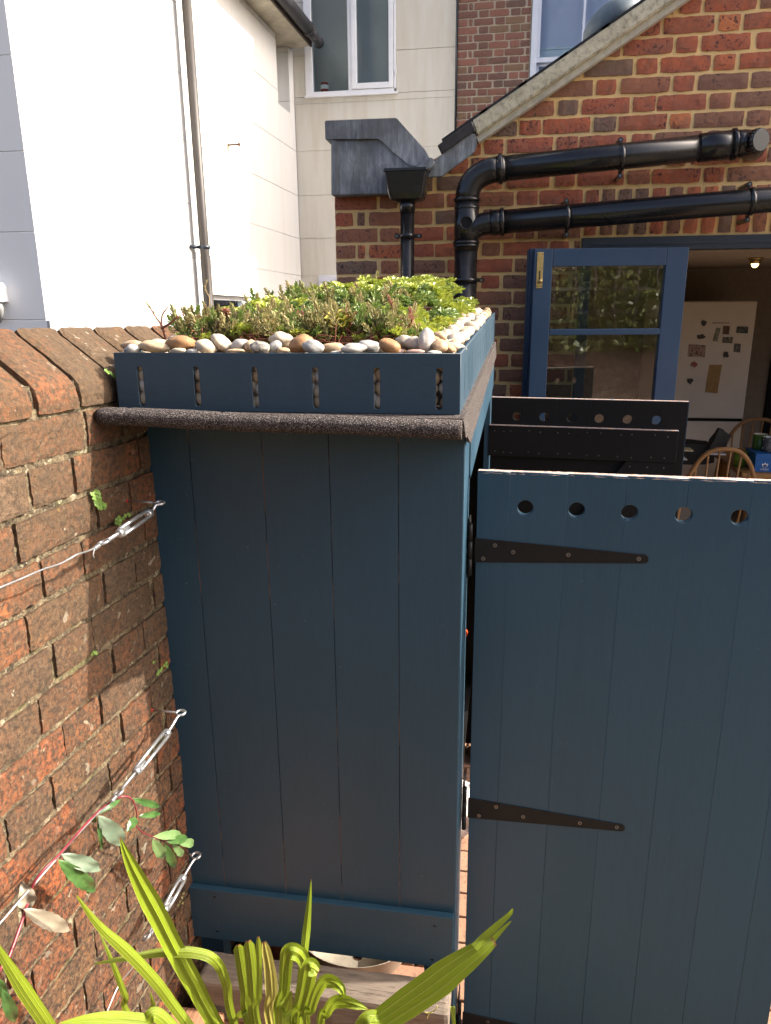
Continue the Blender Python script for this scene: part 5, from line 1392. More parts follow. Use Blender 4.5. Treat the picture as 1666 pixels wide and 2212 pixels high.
# ------------------------------------------------------------------ sedum roof
def leaf_cards(name, tufts, mat, seed, label, parent=None):
    """tufts: list of (base, axis, kind, size); each leaf a small cupped 2-quad blade"""
    rg = random.Random(seed); V, Fc = [], []
    def leaf(b, d, L, W, n, cup=.25):
        d = d.normalized(); s = d.cross(n)
        if s.length < 1e-4: s = d.orthogonal()
        s.normalize(); n2 = s.cross(d).normalized(); i0 = len(V)
        for t, w, h in ((0, .15, 0), (.45, .8, .06), (.78, 1, .10), (1.0, .35, .05)):
            c = b + d * (L*t) + n2 * (L*h)
            V.append(c - s*(W*w/2) + n2*(W*cup*w)); V.append(c + s*(W*w/2) + n2*(W*cup*w))
        V.append(b + d*L*.45); V.append(b + d*L*.78)
        a = i0
        Fc.extend([(a, a+8, a+2), (a, a+1, a+8), (a+1, a+3, a+8), (a+2, a+8, a+9, a+4), (a+8, a+3, a+5, a+9), (a+4, a+9, a+6), (a+9, a+5, a+7), (a+9, a+7, a+6)])
    for (b, ax, kind, sz) in tufts:
        ax = ax.normalized(); u = ax.orthogonal().normalized(); w = ax.cross(u)
        if kind == 'rosette':
            for ring_, (k, tilt, LL) in enumerate(((4, .75, .55), (6, .35, .9), (7, .05, 1.0))):
                for i in range(k):
                    a = 2*math.pi*(i + .4*ring_ + rg.uniform(-.15, .15))/k; d = (u*math.cos(a) + w*math.sin(a)) + ax*tilt
                    leaf(b + ax*(sz*.25*(2-ring_)*.5), d, sz*LL*rg.uniform(.85, 1.1), sz*.55*LL, ax)
        elif kind == 'sprig':
            n = 18
            for i in range(n):
                t = i/n; a = i*2.4; d = (u*math.cos(a) + w*math.sin(a))*(1 - .5*t) + ax*(.5 + .9*t)
                leaf(b + ax*(sz*t), d, sz*.46*(1.05 - .45*t), sz*.17, ax, .1)
        elif kind == 'moss':
            for i in range(9):
                a = i*2.4; d = (u*math.cos(a) + w*math.sin(a)) + ax*rg.uniform(.3, 1.4)
                leaf(b + ax*(sz*.08*i), d, sz*.5, sz*.22, ax, .1)
    o = from_pts(name, V, Fc, mat, parent)
    if label: tag(o, label, kind='stuff')
    return o
MSED1 = leafmat('sedum_yellow_green', (0.24, 0.31, 0.04), (0.40, 0.42, 0.07), sc=28, rough=.4)
MSED2 = leafmat('sedum_mid_green', (0.11, 0.18, 0.04), (0.22, 0.28, 0.07), sc=30, rough=.45)
MSED3 = leafmat('sedum_dusty', (0.22, 0.24, 0.09), (0.36, 0.28, 0.13), sc=22, rough=.5)
MSED4 = leafmat('sedum_red', (0.26, 0.12, 0.08), (0.40, 0.20, 0.13), sc=22, rough=.45)
MSED5 = leafmat('sedum_moss', (0.17, 0.24, 0.03), (0.30, 0.33, 0.05), sc=40, rough=.5)
MSTEM = simple('red_brown_stem', (0.17, 0.06, 0.035), .6, .3, var=.4, sc=60)
MSTEM2 = simple('straw_stem', (0.34, 0.24, 0.12), .7, .3, var=.3, sc=60)
rs = random.Random(42)
def topz(X, Y):           # canopy height: low at the front left, a mound to the back
    t = min(1, max(0, (Y - 1.56) / .9)); e = min(1, (SX(Y) - .10 - X) / .06) if X > SX(Y) - .2 else 1
    l = min(1, max(0, (X + .80) / .35))
    return roofz(Y) + (.025 + .045*t + .045*t*l) * max(.35, e) + .012*mnoise.noise(Vector((X*9, Y*9, 0)))
groups = dict(a=[], b=[], c=[], d=[], e=[])
stems = []
def up(sp_=.7): return Vector((rs.uniform(-sp_, sp_), rs.uniform(-sp_, sp_) - .15, 1)).normalized()
for i in range(1250):
    Y = 1.58 + (rs.random()**1.25)*1.63; X = rs.uniform(-.73, SX(Y) - .085)
    z = topz(X, Y) + rs.uniform(-.03, .012)
    q = mnoise.noise(Vector((X*4, Y*3, 5))) + (Y - 2.1)*.5 + (X + .5)*.4
    p = Vector((X, Y, z))
    if q > .12: groups['a'].append((p, up(.5), 'rosette', rs.uniform(.020, .034)))
    elif q > -.15: groups['b'].append((p, up(.5), 'rosette', rs.uniform(.015, .026)))
    else: groups['b' if rs.random() < .35 else 'c'].append((p, up(.6), 'sprig', rs.uniform(.032, .050)))
for i in range(1500):
    Y = 1.55 + (rs.random()**1.4)*1.2; X = rs.uniform(-.73, SX(Y) - .08)
    groups['e'].append((Vector((X, Y, topz(X, Y) - rs.uniform(.0, .035))), up(.8), 'moss', rs.uniform(.010, .018)))
for i in range(430):       # front band: dusty sprigs, low green, brown stems
    X = rs.uniform(-.67, -.165); Y = rs.uniform(1.55, 1.74)
    h = topz(X, Y) + rs.uniform(-.025, .012)
    kind = rs.random(); p = Vector((X, Y, h)); a = up(.7)
    if kind < .42: groups['c'].append((p, a, 'sprig', rs.uniform(.028, .044)))
    elif kind < .58: groups['b'].append((p, a, 'sprig', rs.uniform(.024, .036)))
    elif kind < .74: groups['a'].append((p, a, 'rosette', rs.uniform(.014, .024)))
    elif kind < .80: groups['d'].append((p, a, 'sprig', rs.uniform(.016, .028)))
    else: groups['e'].append((p - Vector((0, 0, .015)), a, 'moss', .014))
    if rs.random() < .75: stems.append((p, a))
leaf_cards('yellow_green_sedum', groups['a'], MSED1, 1, 'bright yellow-green broad-leaved sedum covering the back of the roof')
leaf_cards('green_sedum', groups['b'], MSED2, 2, 'mid-green sedum mixed through the planting')
leaf_cards('dusty_sedum', groups['c'], MSED3, 3, 'dusty grey-green and pinkish sedum sprigs at the front')
leaf_cards('reddish_sedum', groups['d'], MSED4, 4, 'reddish sedum sprigs scattered in the front')
leaf_cards('mossy_sedum', groups['e'], MSED5, 5, 'low mossy yellow sedum filling the gaps')
bm = bmesh.new()
for p, a in stems:
    root = Vector((p.x + rs.uniform(-.05, .05), p.y + rs.uniform(-.01, .06), roofz(p.y) - .005)); mid = (p + root)/2 + Vector((rs.uniform(-.02, .02), rs.uniform(-.02, .01), rs.uniform(-.012, .008)))
    tube(bm, catmull([root, mid, p + a*.01], 4), .0014, 5, caps=False)
for i in range(240):       # runners lying over the soil
    X = rs.uniform(-.69, -.18); Y = rs.uniform(1.545, 1.64); p = Vector((X, Y, roofz(Y) + rs.uniform(0, .012)))
    tube(bm, catmull([p, p + Vector((rs.uniform(-.03, .03), rs.uniform(-.015, .01), rs.uniform(0, .02))), p + Vector((rs.uniform(-.06, .06), rs.uniform(-.01, .02), rs.uniform(-.01, .025)))], 4), rs.uniform(.0008, .0018), 5, caps=False)
o = from_bm('sedum_stems', bm, MSTEM); tag(o, 'tangle of reddish-brown sedum stems at the front of the roof', kind='stuff')
# sprigs one can single out
def sprig(label, pts, Y, leaves, mat=MSED3, r=.0022, name='sedum_sprig', stem=MSTEM):
    if Y < 1.9: Y -= .07
    P = [PY(x, y, Y) for x, y in pts]; t = thing(name, label, 'plant', P[0])
    C = catmull(P, 6); bm = bmesh.new(); tube(bm, C, r, 7, radii=[r*(1 - .4*i/len(C)) for i in range(len(C))]); from_bm('stem', bm, stem, t)
    tf = []
    for (fr_, kind, sz) in leaves:
        i = min(len(C) - 2, int(fr_*(len(C) - 1))); tf.append((C[i], (C[i+1] - C[i]) + Vector((rs.uniform(-.002, .002), 0, .001)), kind, sz))
    if tf: leaf_cards('foliage', tf, mat, 9, None, t)
    return t
k = .2604; ox, oy = 244.0, 623.6   # zoom of the left part of the planting
def Q(x, y): return (ox + k*x, oy + k*y)
sprig('leftmost sedum sprig, dark red arching stem with a small leafy tip over the wall', [Q(440, 430), Q(400, 300), Q(345, 220), Q(300, 140)], 1.66, [(.55, 'moss', .010), (.7, 'moss', .012), (.88, 'sprig', .018)])
sprig('curved sedum stem second from the left with a tiny tip', [Q(430, 360), Q(405, 300), Q(410, 220), Q(458, 150)], 1.67, [(.6, 'moss', .012), (.75, 'moss', .010)])
sprig('bare brown twig slanting up to the right near the left end', [Q(400, 330), Q(470, 290), Q(545, 225)], 1.65, [], r=.0030)
sprig('thin brown sedum stem leaning left behind the orange pebble', [Q(640, 330), Q(600, 250), Q(562, 150)], 1.68, [(.75, 'moss', .012), (.9, 'moss', .010)])
sprig('grey-green leafy sprig standing up left of the downpipe', [Q(800, 330), Q(775, 220), Q(768, 130)], 1.69, [(.35, 'sprig', .022), (.6, 'sprig', .022), (.75, 'sprig', .018)])
sprig('leafy sprig with paired leaves just left of the red rosette', [Q(880, 330), Q(880, 240), Q(868, 150)], 1.68, [(.4, 'sprig', .024), (.65, 'sprig', .022), (.8, 'sprig', .014)])
sprig('red-leaved sedum head standing in front of the small window', [Q(935, 330), Q(940, 240), Q(938, 175)], 1.68, [(.35, 'rosette', .014), (.55, 'rosette', .016), (.72, 'rosette', .017), (.92, 'rosette', .012)], MSED4, name='red_sedum')
sprig('bare dark stalk right of the red sedum head', [Q(1045, 420), Q(1030, 260), Q(1000, 145)], 1.67, [], r=.0024)
sprig('pale dry stalk rising beside the grey-green sprig', [Q(820, 300), Q(770, 150), Q(718, 55)], 1.72, [], r=.0010, stem=MSTEM2)
sprig('pale leggy stem with tiny buds reaching up along the downpipe', [Q(790, 200), Q(800, 80), Q(768, 10), Q(775, -60)], 1.75, [(.6, 'moss', .010), (.75, 'moss', .009), (.95, 'moss', .009)], stem=MSTEM2, r=.0013)
for i, (a, b, lab) in enumerate(((Q(1290, 165), Q(1262, 55), 'leftmost of three pale dry stalks at the middle of the planting'), (Q(1305, 150), Q(1285, 75), 'middle of three pale dry stalks at the middle of the planting'), (Q(1335, 135), Q(1315, 60), 'rightmost of three pale dry stalks at the middle of the planting'))):
    sprig(lab, [a, ((a[0]+b[0])/2 + 1, (a[1]+b[1])/2), b], 2.1, [], r=.0012, stem=MSTEM2)
kk, oxx, oyy = .29296, 596.5, 623.6  # zoom of the right part
def Q2(x, y): return (oxx + kk*x, oyy + kk*y)
for (x, y, x2, y2, m, lab) in ((300, 350, 215, 230, MSED3, 'dusty sprig on a curved brown stem left of centre at the front'), (420, 340, 355, 170, MSED3, 'dusty sprig on a tall stem just left of the yellow rosette'), (520, 330, 545, 225, MSED4, 'brownish sprig right of the yellow rosette'),
        (640, 200, 610, 120, MSED3, 'silvery sprig standing over the middle of the planting'), (800, 340, 740, 200, MSED3, 'silvery sprig on a long brown stem right of the middle'), (860, 240, 850, 110, MSED4, 'tallest pink-grey sprig right of the middle'), (950, 300, 1010, 215, MSED4, 'pinkish sprig leaning right near the upright pebble')):
    sprig(lab, [Q2(x, y), Q2((x+x2)/2 + 12, (y+y2)/2), Q2(x2, y2)], 1.66 if y > 250 else 1.74, [(.45, 'moss', .012), (.7, 'sprig', .024), (.9, 'sprig', .024)], m)
yr = thing('yellow_rosette', 'single yellow sedum rosette with reddening edge at the front of the planting', 'plant', PY(*Q2(470, 330), 1.60))
leaf_cards('foliage', [(PY(*Q2(462, 245), 1.59), Vector((-.1, -.5, 1)), 'rosette', .034)], leafmat('yellow_leaf', (0.40, 0.38, 0.06), (0.50, 0.42, 0.08)), 3, None, yr)
bm = bmesh.new(); tube(bm, catmull([PY(*Q2(485, 370), 1.60), PY(*Q2(475, 310), 1.60), PY(*Q2(462, 250), 1.59)], 5), .002, 7); from_bm('stem', bm, MSTEM, yr)

# ------------------------------------------------------------------ raised bed of sleepers at the foot of the store
bed = thing('raised_bed', 'raised bed of weathered timber sleepers in front of the blue store', 'raised bed', (-.45, 1.4, GZ))
def sleeper(a, b, mat, bev=.008, seed=0, rz=0):
    bm = bmesh.new(); bx(bm, a, b, bev)
    bmesh.ops.subdivide_edges(bm, edges=[e for e in bm.edges if e.calc_length() > .1], cuts=10, use_grid_fill=True)
    c = (Vector(a) + Vector(b))/2; Rm = Matrix.Translation(c) @ Matrix.Rotation(rz, 4, 'Z') @ Matrix.Translation(-c)
    for v in bm.verts:
        v.co += Vector([mnoise.noise(v.co*9 + Vector((seed + i*7, 0, 0))) for i in range(3)])*.004; v.co = Rm @ v.co
    return from_bm('sleeper', bm, mat, bed)
sleeper((-.735, 1.418, -.075), (-.078, 1.515, .052), MSLEEP, .012, 1)
sleeper((-.80, .45, -.14), (-.66, 1.410, -.030), MSLEEP2, .008, 2)
sleeper((-.245, .45, -.14), (-.085, 1.410, -.030), MSLEEP2, .008, 3)
sleeper((-.735, 1.415, -.22), (-.08, 1.512, -.079), MSLEEP2, .008, 4)
sleeper((-.80, 1.418, -.38), (-.08, 1.51, -.224), MSLEEP2, .008, 5)
bm = bmesh.new(); bx(bm, (-.655, .35, GZ), (-.25, 1.412, -.16)); o = from_bm('bed_soil', bm, soilm); tag(o, 'dark soil filling the raised bed', kind='structure')
bm = bmesh.new(); bx(bm, (-.80, .35, GZ), (-.085, 1.41, -.145)); o = from_bm('bed_base', bm, MSLEEP2, bed)
# seedling on the sleeper
c4 = lambda x, y: (379.6 + .3906*x, 1843.8 + .3906*y)
sd = thing('seedling', 'tiny pale seedling lying on the right end of the grey sleeper', 'seedling', PY(*c4(1400, 900), 1.44))
bm = bmesh.new()
for P in ([(1446, 842), (1440, 862), (1405, 882), (1375, 878)], [(1405, 882), (1395, 900), (1392, 912)], [(1420, 878), (1395, 890)]): tube(bm, catmull([PY(*c4(*p), 1.414) for p in P], 4), .0011, 6)
from_bm('shoot', bm, simple('pale_shoot', (0.42, 0.40, 0.10), .6), sd)

# under the store
bc_ = PZ(*c4(1000, 610), GZ + .10); bc_.z = GZ + .05
BC = PZ(765, 2070, GZ + .14)
bowl = thing('metal_bowl', 'shallow dull metal bowl lying on the paving under the store', 'bowl', (-.40, 2.0, GZ + .05))
bm = bmesh.new(); n = 48; prev = None
for r_, z_ in ((.02, .0), (.14, .004), (.19, .05), (.225, .13), (.235, .135), (.228, .128), (.19, .056), (.14, .012), (.02, .008)):
    ring = [bm.verts.new((BC.x + r_*.85*math.cos(2*math.pi*i/n), BC.y + .05 + r_*.72*math.sin(2*math.pi*i/n), GZ + .084 + z_*1.1)) for i in range(n)]
    if prev:
        for i in range(n): bm.faces.new((prev[i], prev[(i+1)%n], ring[(i+1)%n], ring[i])).smooth = True
    prev = ring
from_bm('basin', bm, simple('dull_metal', (0.34, 0.30, 0.24), .3, .5, .25, .25, 14), bowl)
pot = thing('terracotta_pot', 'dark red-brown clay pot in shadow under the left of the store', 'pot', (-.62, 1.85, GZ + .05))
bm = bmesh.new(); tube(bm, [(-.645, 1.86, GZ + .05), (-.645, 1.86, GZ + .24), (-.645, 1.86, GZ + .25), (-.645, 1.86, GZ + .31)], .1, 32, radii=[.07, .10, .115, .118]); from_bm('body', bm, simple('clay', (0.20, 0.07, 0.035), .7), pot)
# things glimpsed through the gap by the hinges
rf_ = PY(1002, 1369, 2.2)
ref = thing('reflector', 'small orange-red round reflector glimpsed in the gap beside the open door', 'reflector', rf_)
bm = bmesh.new(); prism(bm, ringpts(rf_, (0, 1, 0), (1, 0, 0), .013, k=25)[:-1], (0, .012, 0)); from_bm('lens', bm, simple('orange_red_plastic', (0.60, 0.06, 0.012), .3), ref)
bm = bmesh.new(); tube(bm, [rf_ + Vector((-.10, .012, 0)), rf_ + Vector((0, .012, 0))], .006, 8); from_bm('bracket', bm, MDARKFRAME, ref)
tb = PY(1002, 1650, 2.6)
bag = thing('plastic_bag', 'crumpled whitish bag on the ground behind the gap at the door edge', 'bag', tb)
bm = bmesh.new(); bmesh.ops.create_icosphere(bm, subdivisions=4, radius=1)
for v in bm.verts: v.co *= 1 + .25*mnoise.noise(v.co*2.2); v.co = Vector((v.co.x*.09, v.co.y*.12, v.co.z*.10)) + Vector((tb.x, tb.y, GZ + .14))
from_bm('sack', bm, simple('white_polythene', (0.55, 0.50, 0.48), .4), bag)

# ------------------------------------------------------------------ wires and tensioners on the wall
def WD(x, y, d): return wallpt(x, y, d)
def turnbuckle(label, root, hook, b1, b2, ring, d1, d2, plug=True):
    t = thing('turnbuckle', label, 'wire tensioner', WD(*hook, d1))
    H = WD(*hook, d1); Rt = WD(*root, .001); A = WD(*b1, d1 + (d2 - d1)*.3); Bp = WD(*b2, d1 + (d2 - d1)*.8); Rg = WD(*ring, d2)
    axis = (Bp - A).normalized()
    # vine eye screwed into the wall
    bm = bmesh.new(); tube(bm, [Rt, H - BN*.008], .0022, 10)
    ec_ = H; tube(bm, ringpts(ec_, axis.cross(BN), BN, .0085, math.pi, math.pi*2.85, 18), .0022, 10)
    from_bm('vine_eye', bm, MGALV, t)
    if plug:
        bm = bmesh.new(); tube(bm, [Rt - BN*.004, Rt + BN*.003], .0055, 10, radii=[.0055, .0035])
        from_bm('wall_plug', bm, simple('red_plug', (0.50, 0.03, 0.02), .6), t)
    n = axis.cross((Vector(CAM) - A).normalized()); n = (n*.8 + axis.cross(BN)*.5).normalized(); n = (n - axis*n.dot(axis)).normalized()
    # hook end
    bm = bmesh.new(); s0 = A - axis*.004
    hk = [A + axis*.010, A - axis*.012] ; c = H + axis*.002
    hk += [c + axis*.012 + BN*.002, c + axis*.004 + BN*.010, c - axis*.006 + BN*.011, c - axis*.012 + BN*.002, c - axis*.008 - BN*.007, c - BN*.009 + axis*.003]
    tube(bm, catmull(hk, 5), .0031, 10)
    from_bm('hook', bm, MGALV, t)
    # open body: two rails and two collars
    bm = bmesh.new(); L_ = (Bp - A).length; w = .0068
    for s in (-1, 1): tube(bm, [A + n*s*w, A + axis*(L_*.5) + n*s*(w*1.05), Bp + n*s*w], .0040, 8)
    for c in (A, Bp): tube(bm, [c - axis*.006, c - axis*.004, c + axis*.005, c + axis*.008], .0095, 14, radii=[.006, .0090, .0090, .0072])
    from_bm('body', bm, MGALV, t)
    bm = bmesh.new(); tube(bm, [Bp - axis*.030, Rg - axis*.009], .0030, 10)
    L2 = (Rg - Bp).length
    nthr = int(L2/.0018)
    for i in range(nthr): q = Bp + axis*(L2*i/nthr*.8); tube(bm, [q - axis*.0004, q + axis*.0004], .0036, 8)
    from_bm('threaded_rod', bm, MGALV, t)
    bm = bmesh.new(); tube(bm, ringpts(Rg, n if True else BN, axis, .0098, k=25), .0030, 10, caps=False) ; from_bm('eye', bm, MGALV, t)
    return Rg, axis
def wire(label, P, r=.0014):
    bm = bmesh.new(); tube(bm, catmull(P, 8), r*1.25, 8); o = from_bm('wire', bm, MGALV); tag(o, label, 'wire'); return o
def W0(x, y): return (.2696*x, 1030.4 + .2696*y)
def C5(x, y): return (.5*x, 1355.8 + .5*y)
Rg, ax1 = turnbuckle('uppermost turnbuckle, hooked to a vine eye below the planter corner', W0(1015, 190), W0(1270, 208), W0(1195, 290), W0(965, 445), W0(828, 525), .088, .083)
wire('highest wire running from the uppermost turnbuckle off the left edge', [Rg + ax1*.006, Rg + ax1*.02, WD(*W0(700, 595), 0.082), WD(*W0(620, 620), 0.082), WD(*W0(550, 660), 0.080), WD(*W0(470, 700), 0.079), WD(*W0(340, 742), 0.077), WD(*W0(160, 820), 0.075), WD(*W0(0, 887), 0.074), WD(*W0(-300, 1030), 0.070)])
bm = bmesh.new(); q0_ = Rg + ax1*.010
for i in range(4): tube(bm, ringpts(q0_ + ax1*(.006 + .004*i), ax1 + BN*.2, BN, .0032, k=14), .0012, 6)
tube(bm, catmull([q0_ + ax1*.018, q0_ + ax1*.024 + Vector((0, 0, -.010)), q0_ + ax1*.022 + Vector((0, 0, -.016))], 4), .0012, 6)
o = from_bm('wire_knot', bm, MGALV); tag(o, 'twisted knot tying the highest wire to its turnbuckle eye', 'wire knot')
Rg2, ax2 = turnbuckle('middle turnbuckle, the longest shown, with open silver body', C5(655, 358), C5(778, 368), C5(722, 455), C5(592, 618), C5(512, 715), .084, .076)
wire('middle wire running down to the left with the red stem along it', [Rg2 + ax2*.006, WD(*C5(478, 762), 0.072), WD(*C5(420, 805), 0.070), WD(*C5(330, 900), 0.068), WD(*C5(250, 992), 0.067), WD(*C5(160, 1095), 0.066), WD(*C5(80, 1185), 0.065), WD(*C5(0, 1277), 0.064), WD(*C5(-160, 1450), 0.062)], .0016)
bm = bmesh.new()
for i in range(4): tube(bm, ringpts(Rg2 + ax2*(.012 + .0035*i), ax2 + BN*.3, BN, .0034, k=14), .0013, 6)
tube(bm, catmull([Rg2 + ax2*.02, Rg2 + ax2*.03 + Vector((0, 0, -.008)), Rg2 + ax2*.026 + Vector((0, 0, -.02))], 4), .0013, 6)
o = from_bm('wire_knot', bm, MGALV); tag(o, 'twisted knot tying the middle wire beneath its turnbuckle eye', 'wire knot')
Rg3, ax3 = turnbuckle('lowest turnbuckle, half hidden behind the long green leaf', C5(790, 975), C5(845, 985), C5(790, 1083), C5(715, 1215), C5(634, 1335), .078, .072, False)
wire('lowest thin wire hanging down past the thin leaves', [Rg3 + ax3*.006, WD(*C5(612, 1392), .05), WD(*C5(580, 1460), .05), WD(*C5(520, 1535), .05), WD(*C5(475, 1630), .05), WD(*C5(445, 1714), .05), WD(*C5(420, 1850), .05)], .0010)

# ------------------------------------------------------------------ climbing plant on the middle wire
MCL = leafmat('glossy_green_leaf', (0.035, 0.085, 0.022), (0.065, 0.13, 0.035), sc=50, rough=.28, trans=.15)
MCL2 = leafmat('mid_green_leaf', (0.11, 0.20, 0.07), (0.17, 0.26, 0.10), sc=50, rough=.35, trans=.2)
MCLP = leafmat('pale_leaf_underside', (0.11, 0.16, 0.105), (0.16, 0.20, 0.14), sc=40, rough=.5, trans=.2)
MCLC = leafmat('cream_leaf_underside', (0.19, 0.16, 0.115), (0.24, 0.205, 0.15), sc=40, rough=.5, trans=.15)
MRED = simple('crimson_stem', (0.16, 0.022, 0.030), .35, .5, var=.25, sc=40)
def C4b(x, y): return (.2929*x, 1572.7 + .2929*y)
vine = thing('climbing_plant', 'young climber with a crimson stem and scalloped leaves trained on the middle wire', 'climber', WD(*C4b(200, 1300), .06))
stem_px = [(-60, 1900), (0, 1780), (60, 1700), (160, 1430), (190, 1330), (215, 1265), (250, 1145), (330, 1035), (435, 935), (600, 745), (715, 625), (800, 560), (880, 512), (940, 508), (985, 545), (1010, 640), (1005, 720), (1060, 775), (1130, 802), (1210, 838), (1260, 852)]
SP = catmull([WD(*C4b(*p), .074 + .012*(i > 11) + .01*math.sin(i)) for i, p in enumerate(stem_px)], 6)
bm = bmesh.new(); tube(bm, SP, .002, 8, radii=[.0030*(1 - .62*i/len(SP)) for i in range(len(SP))]); from_bm('stem', bm, MRED, vine)
def lobed_leaf(base, tip, w, mat, d0=.055, d1=.07, fold=.18, wav=.0, lobes=0, seed=1, roll=0.0):
    A, B_ = WD(*C4b(*base), d0 + .02), WD(*C4b(*tip), d1 + .015); ax = B_ - A; L_ = ax.length; ax.normalize()
    view = (Vector(CAM) - (A + B_)/2).normalized(); s = ax.cross(view).normalized(); n = s.cross(ax).normalized()
    Rr = Matrix.Rotation(roll, 3, ax); s = Rr @ s; n = Rr @ n
    W = w * .2929 / F * (Vector(CAM) - A).length / 2
    bm = bmesh.new(); N, Mh = 26, 4; rows = []; rr_ = random.Random(seed)
    for i in range(N + 1):
        t = i/N; prof = (math.sin(math.pi*min(1, t*1.02)**.82))**.85 if 0 < t < .985 else 0.02
        sc = 1 + (.13*abs(math.sin(t*math.pi*lobes)) - .06 if lobes else 0)
        hw = W*prof*sc; c = A + ax*(L_*t) - n*(L_*.10*math.sin(t*math.pi)) * (-1)
        row = []
        for j in range(-Mh, Mh + 1):
            q = j/Mh
            row.append(bm.verts.new(c + s*(hw*q) + n*(abs(q)*hw*fold + wav*W*math.sin(t*14 + q*2)*abs(q) - W*.05*math.cos(q*math.pi*3)*0)))
        rows.append(row)
    for a, b in zip(rows, rows[1:]):
        for j in range(2*Mh): bm.faces.new((a[j], a[j+1], b[j+1], b[j])).smooth = True
    tube(bm, [A - ax*L_*.06, A + ax*L_*.5 - n*.0, A + ax*L_*.9], .0006, 5)
    r = bmesh.ops.solidify if False else None
    return from_bm('leaf', bm, mat, vine)
lobed_leaf((725, 652), (918, 862), 108, MCLP, .055, .060, .10, .12, 9, 1)
lobed_leaf((450, 935), (745, 1045), 88, MCLP, .05, .075, .35, .22, 5, 2)
lobed_leaf((428, 975), (708, 1205), 92, MCL, .05, .060, .25, .15, 6, 3)
lobed_leaf((175, 1340), (522, 1495), 92, MCLC, .055, .085, .2, .15, 7, 4)
lobed_leaf((215, 1330), (165, 1130), 100, MCLC, .045, .040, .5, .25, 4, 5)
lobed_leaf((975, 522), (1180, 580), 46, MCL, .07, .08, .3, .15, 5, 6)
lobed_leaf((1022, 652), (1186, 630), 40, MCL, .07, .085, .4, .2, 3, 7)
lobed_leaf((1005, 660), (930, 770), 56, MCL, .07, .075, .2, .1, 4, 8)
lobed_leaf((888, 530), (722, 640), 30, MCL, .06, .05, .3, .1, 4, 9)
lobed_leaf((722, 662), (755, 910), 26, MCL, .05, .055, .3, .2, 8, 10)
lobed_leaf((700, 640), (690, 700), 34, MCL, .05, .045, .3, .2, 3, 11)
lobed_leaf((1138, 802), (1338, 780), 58, MCL2, .08, .09, .15, .05, 3, 12)
lobed_leaf((1300, 838), (1428, 852), 56, MCL2, .085, .08, .15, .05, 3, 13)
lobed_leaf((1232, 842), (1385, 808), 54, MCL, .09, .10, .2, .05, 4, 14)
lobed_leaf((1125, 822), (1212, 958), 70, MCL2, .075, .07, .15, .05, 3, 15)
lobed_leaf((1218, 860), (1292, 1030), 56, MCL, .085, .08, .15, .05, 4, 16)
lobed_leaf((1272, 858), (1350, 940), 46, MCL2, .085, .08, .15, .05, 3, 17)
lobed_leaf((-10, 1850), (20, 1990), 60, MCL, .06, .05, .2, .1, 3, 18)
lobed_leaf((15, 1930), (115, 2165), 66, MCL, .07, .06, .2, .1, 5, 19)

# small weeds rooted in the joints of the wall
def weed(label, spots, sz, mat=None):
    t = thing('wall_weed', label, 'weed', WD(*spots[0], 0)); bm = bmesh.new(); rw = random.Random(len(spots) + int(spots[0][0]))
    for x, y in spots:
        c = WD(x, y, rw.uniform(.006, .016)); nrm = (BN + Vector((0, -.35, rw.uniform(-.1, .6)))).normalized(); u = nrm.orthogonal().normalized(); w = nrm.cross(u)
        P = []
        for i in range(20): a = 2*math.pi*i/20; q = sz*rw.uniform(.75, 1.1)*(1 + .18*math.cos(a*5 + rw.random())); P.append(bm.verts.new(c + (u*math.cos(a) + w*math.sin(a))*q + nrm*sz*.2*math.cos(a*2)))
        cc = bm.verts.new(c - nrm*sz*.15)
        for i in range(20): bm.faces.new((P[i], P[(i+1) % 20], cc))
        tube(bm, [WD(x, y, -.004), c], .0006, 4, caps=False)
    from_bm('foliage', bm, mat or leafmat('weed_leaf', (0.15, 0.28, 0.05), (0.24, 0.38, 0.08), sc=60), t)
weed('bright green lobed weed in the shadow edge, upper clump on the wall', [W0(x, y) for x, y in ((745, 140), (770, 118), (790, 130), (760, 165), (795, 160), (770, 195), (800, 190), (815, 215), (780, 225), (805, 250), (840, 225), (835, 245))], .0055)
weed('green trailing weed between the two red plugs, beside the uppermost turnbuckle', [W0(x, y) for x, y in ((1030, 300), (1005, 310), (1040, 310), (985, 335), (955, 325), (935, 345), (965, 350), (935, 370), (960, 378))], .0045)
weed('small green weed beside the shed edge under the shade', [W0(x, y) for x, y in ((1335, 1490), (1320, 1510), (1340, 1515), (1300, 1530), (1290, 1550), (1275, 1560), (1235, 1485), (1265, 1580))], .0042)
weed('tiny yellow-green weed in a joint at the middle of the wall', [W0(x, y) for x, y in ((755, 1405), (770, 1412), (745, 1420))], .0042)
weed('thin yellowing weed low on the wall beside the store rail', [C4b(x, y) for x, y in ((1355, 1220), (1345, 1250), (1330, 1280), (1350, 1290), (1318, 1305))], .004, leafmat('weed_yellow', (0.22, 0.22, 0.07), (0.28, 0.25, 0.10), sc=60))
weed('little moss tuft beside the planter corner on the coping', [(.2604*x, 677.9 + .2604*y) for x, y in ((880, 470), (900, 485), (920, 495), (935, 510), (950, 520))], .004)

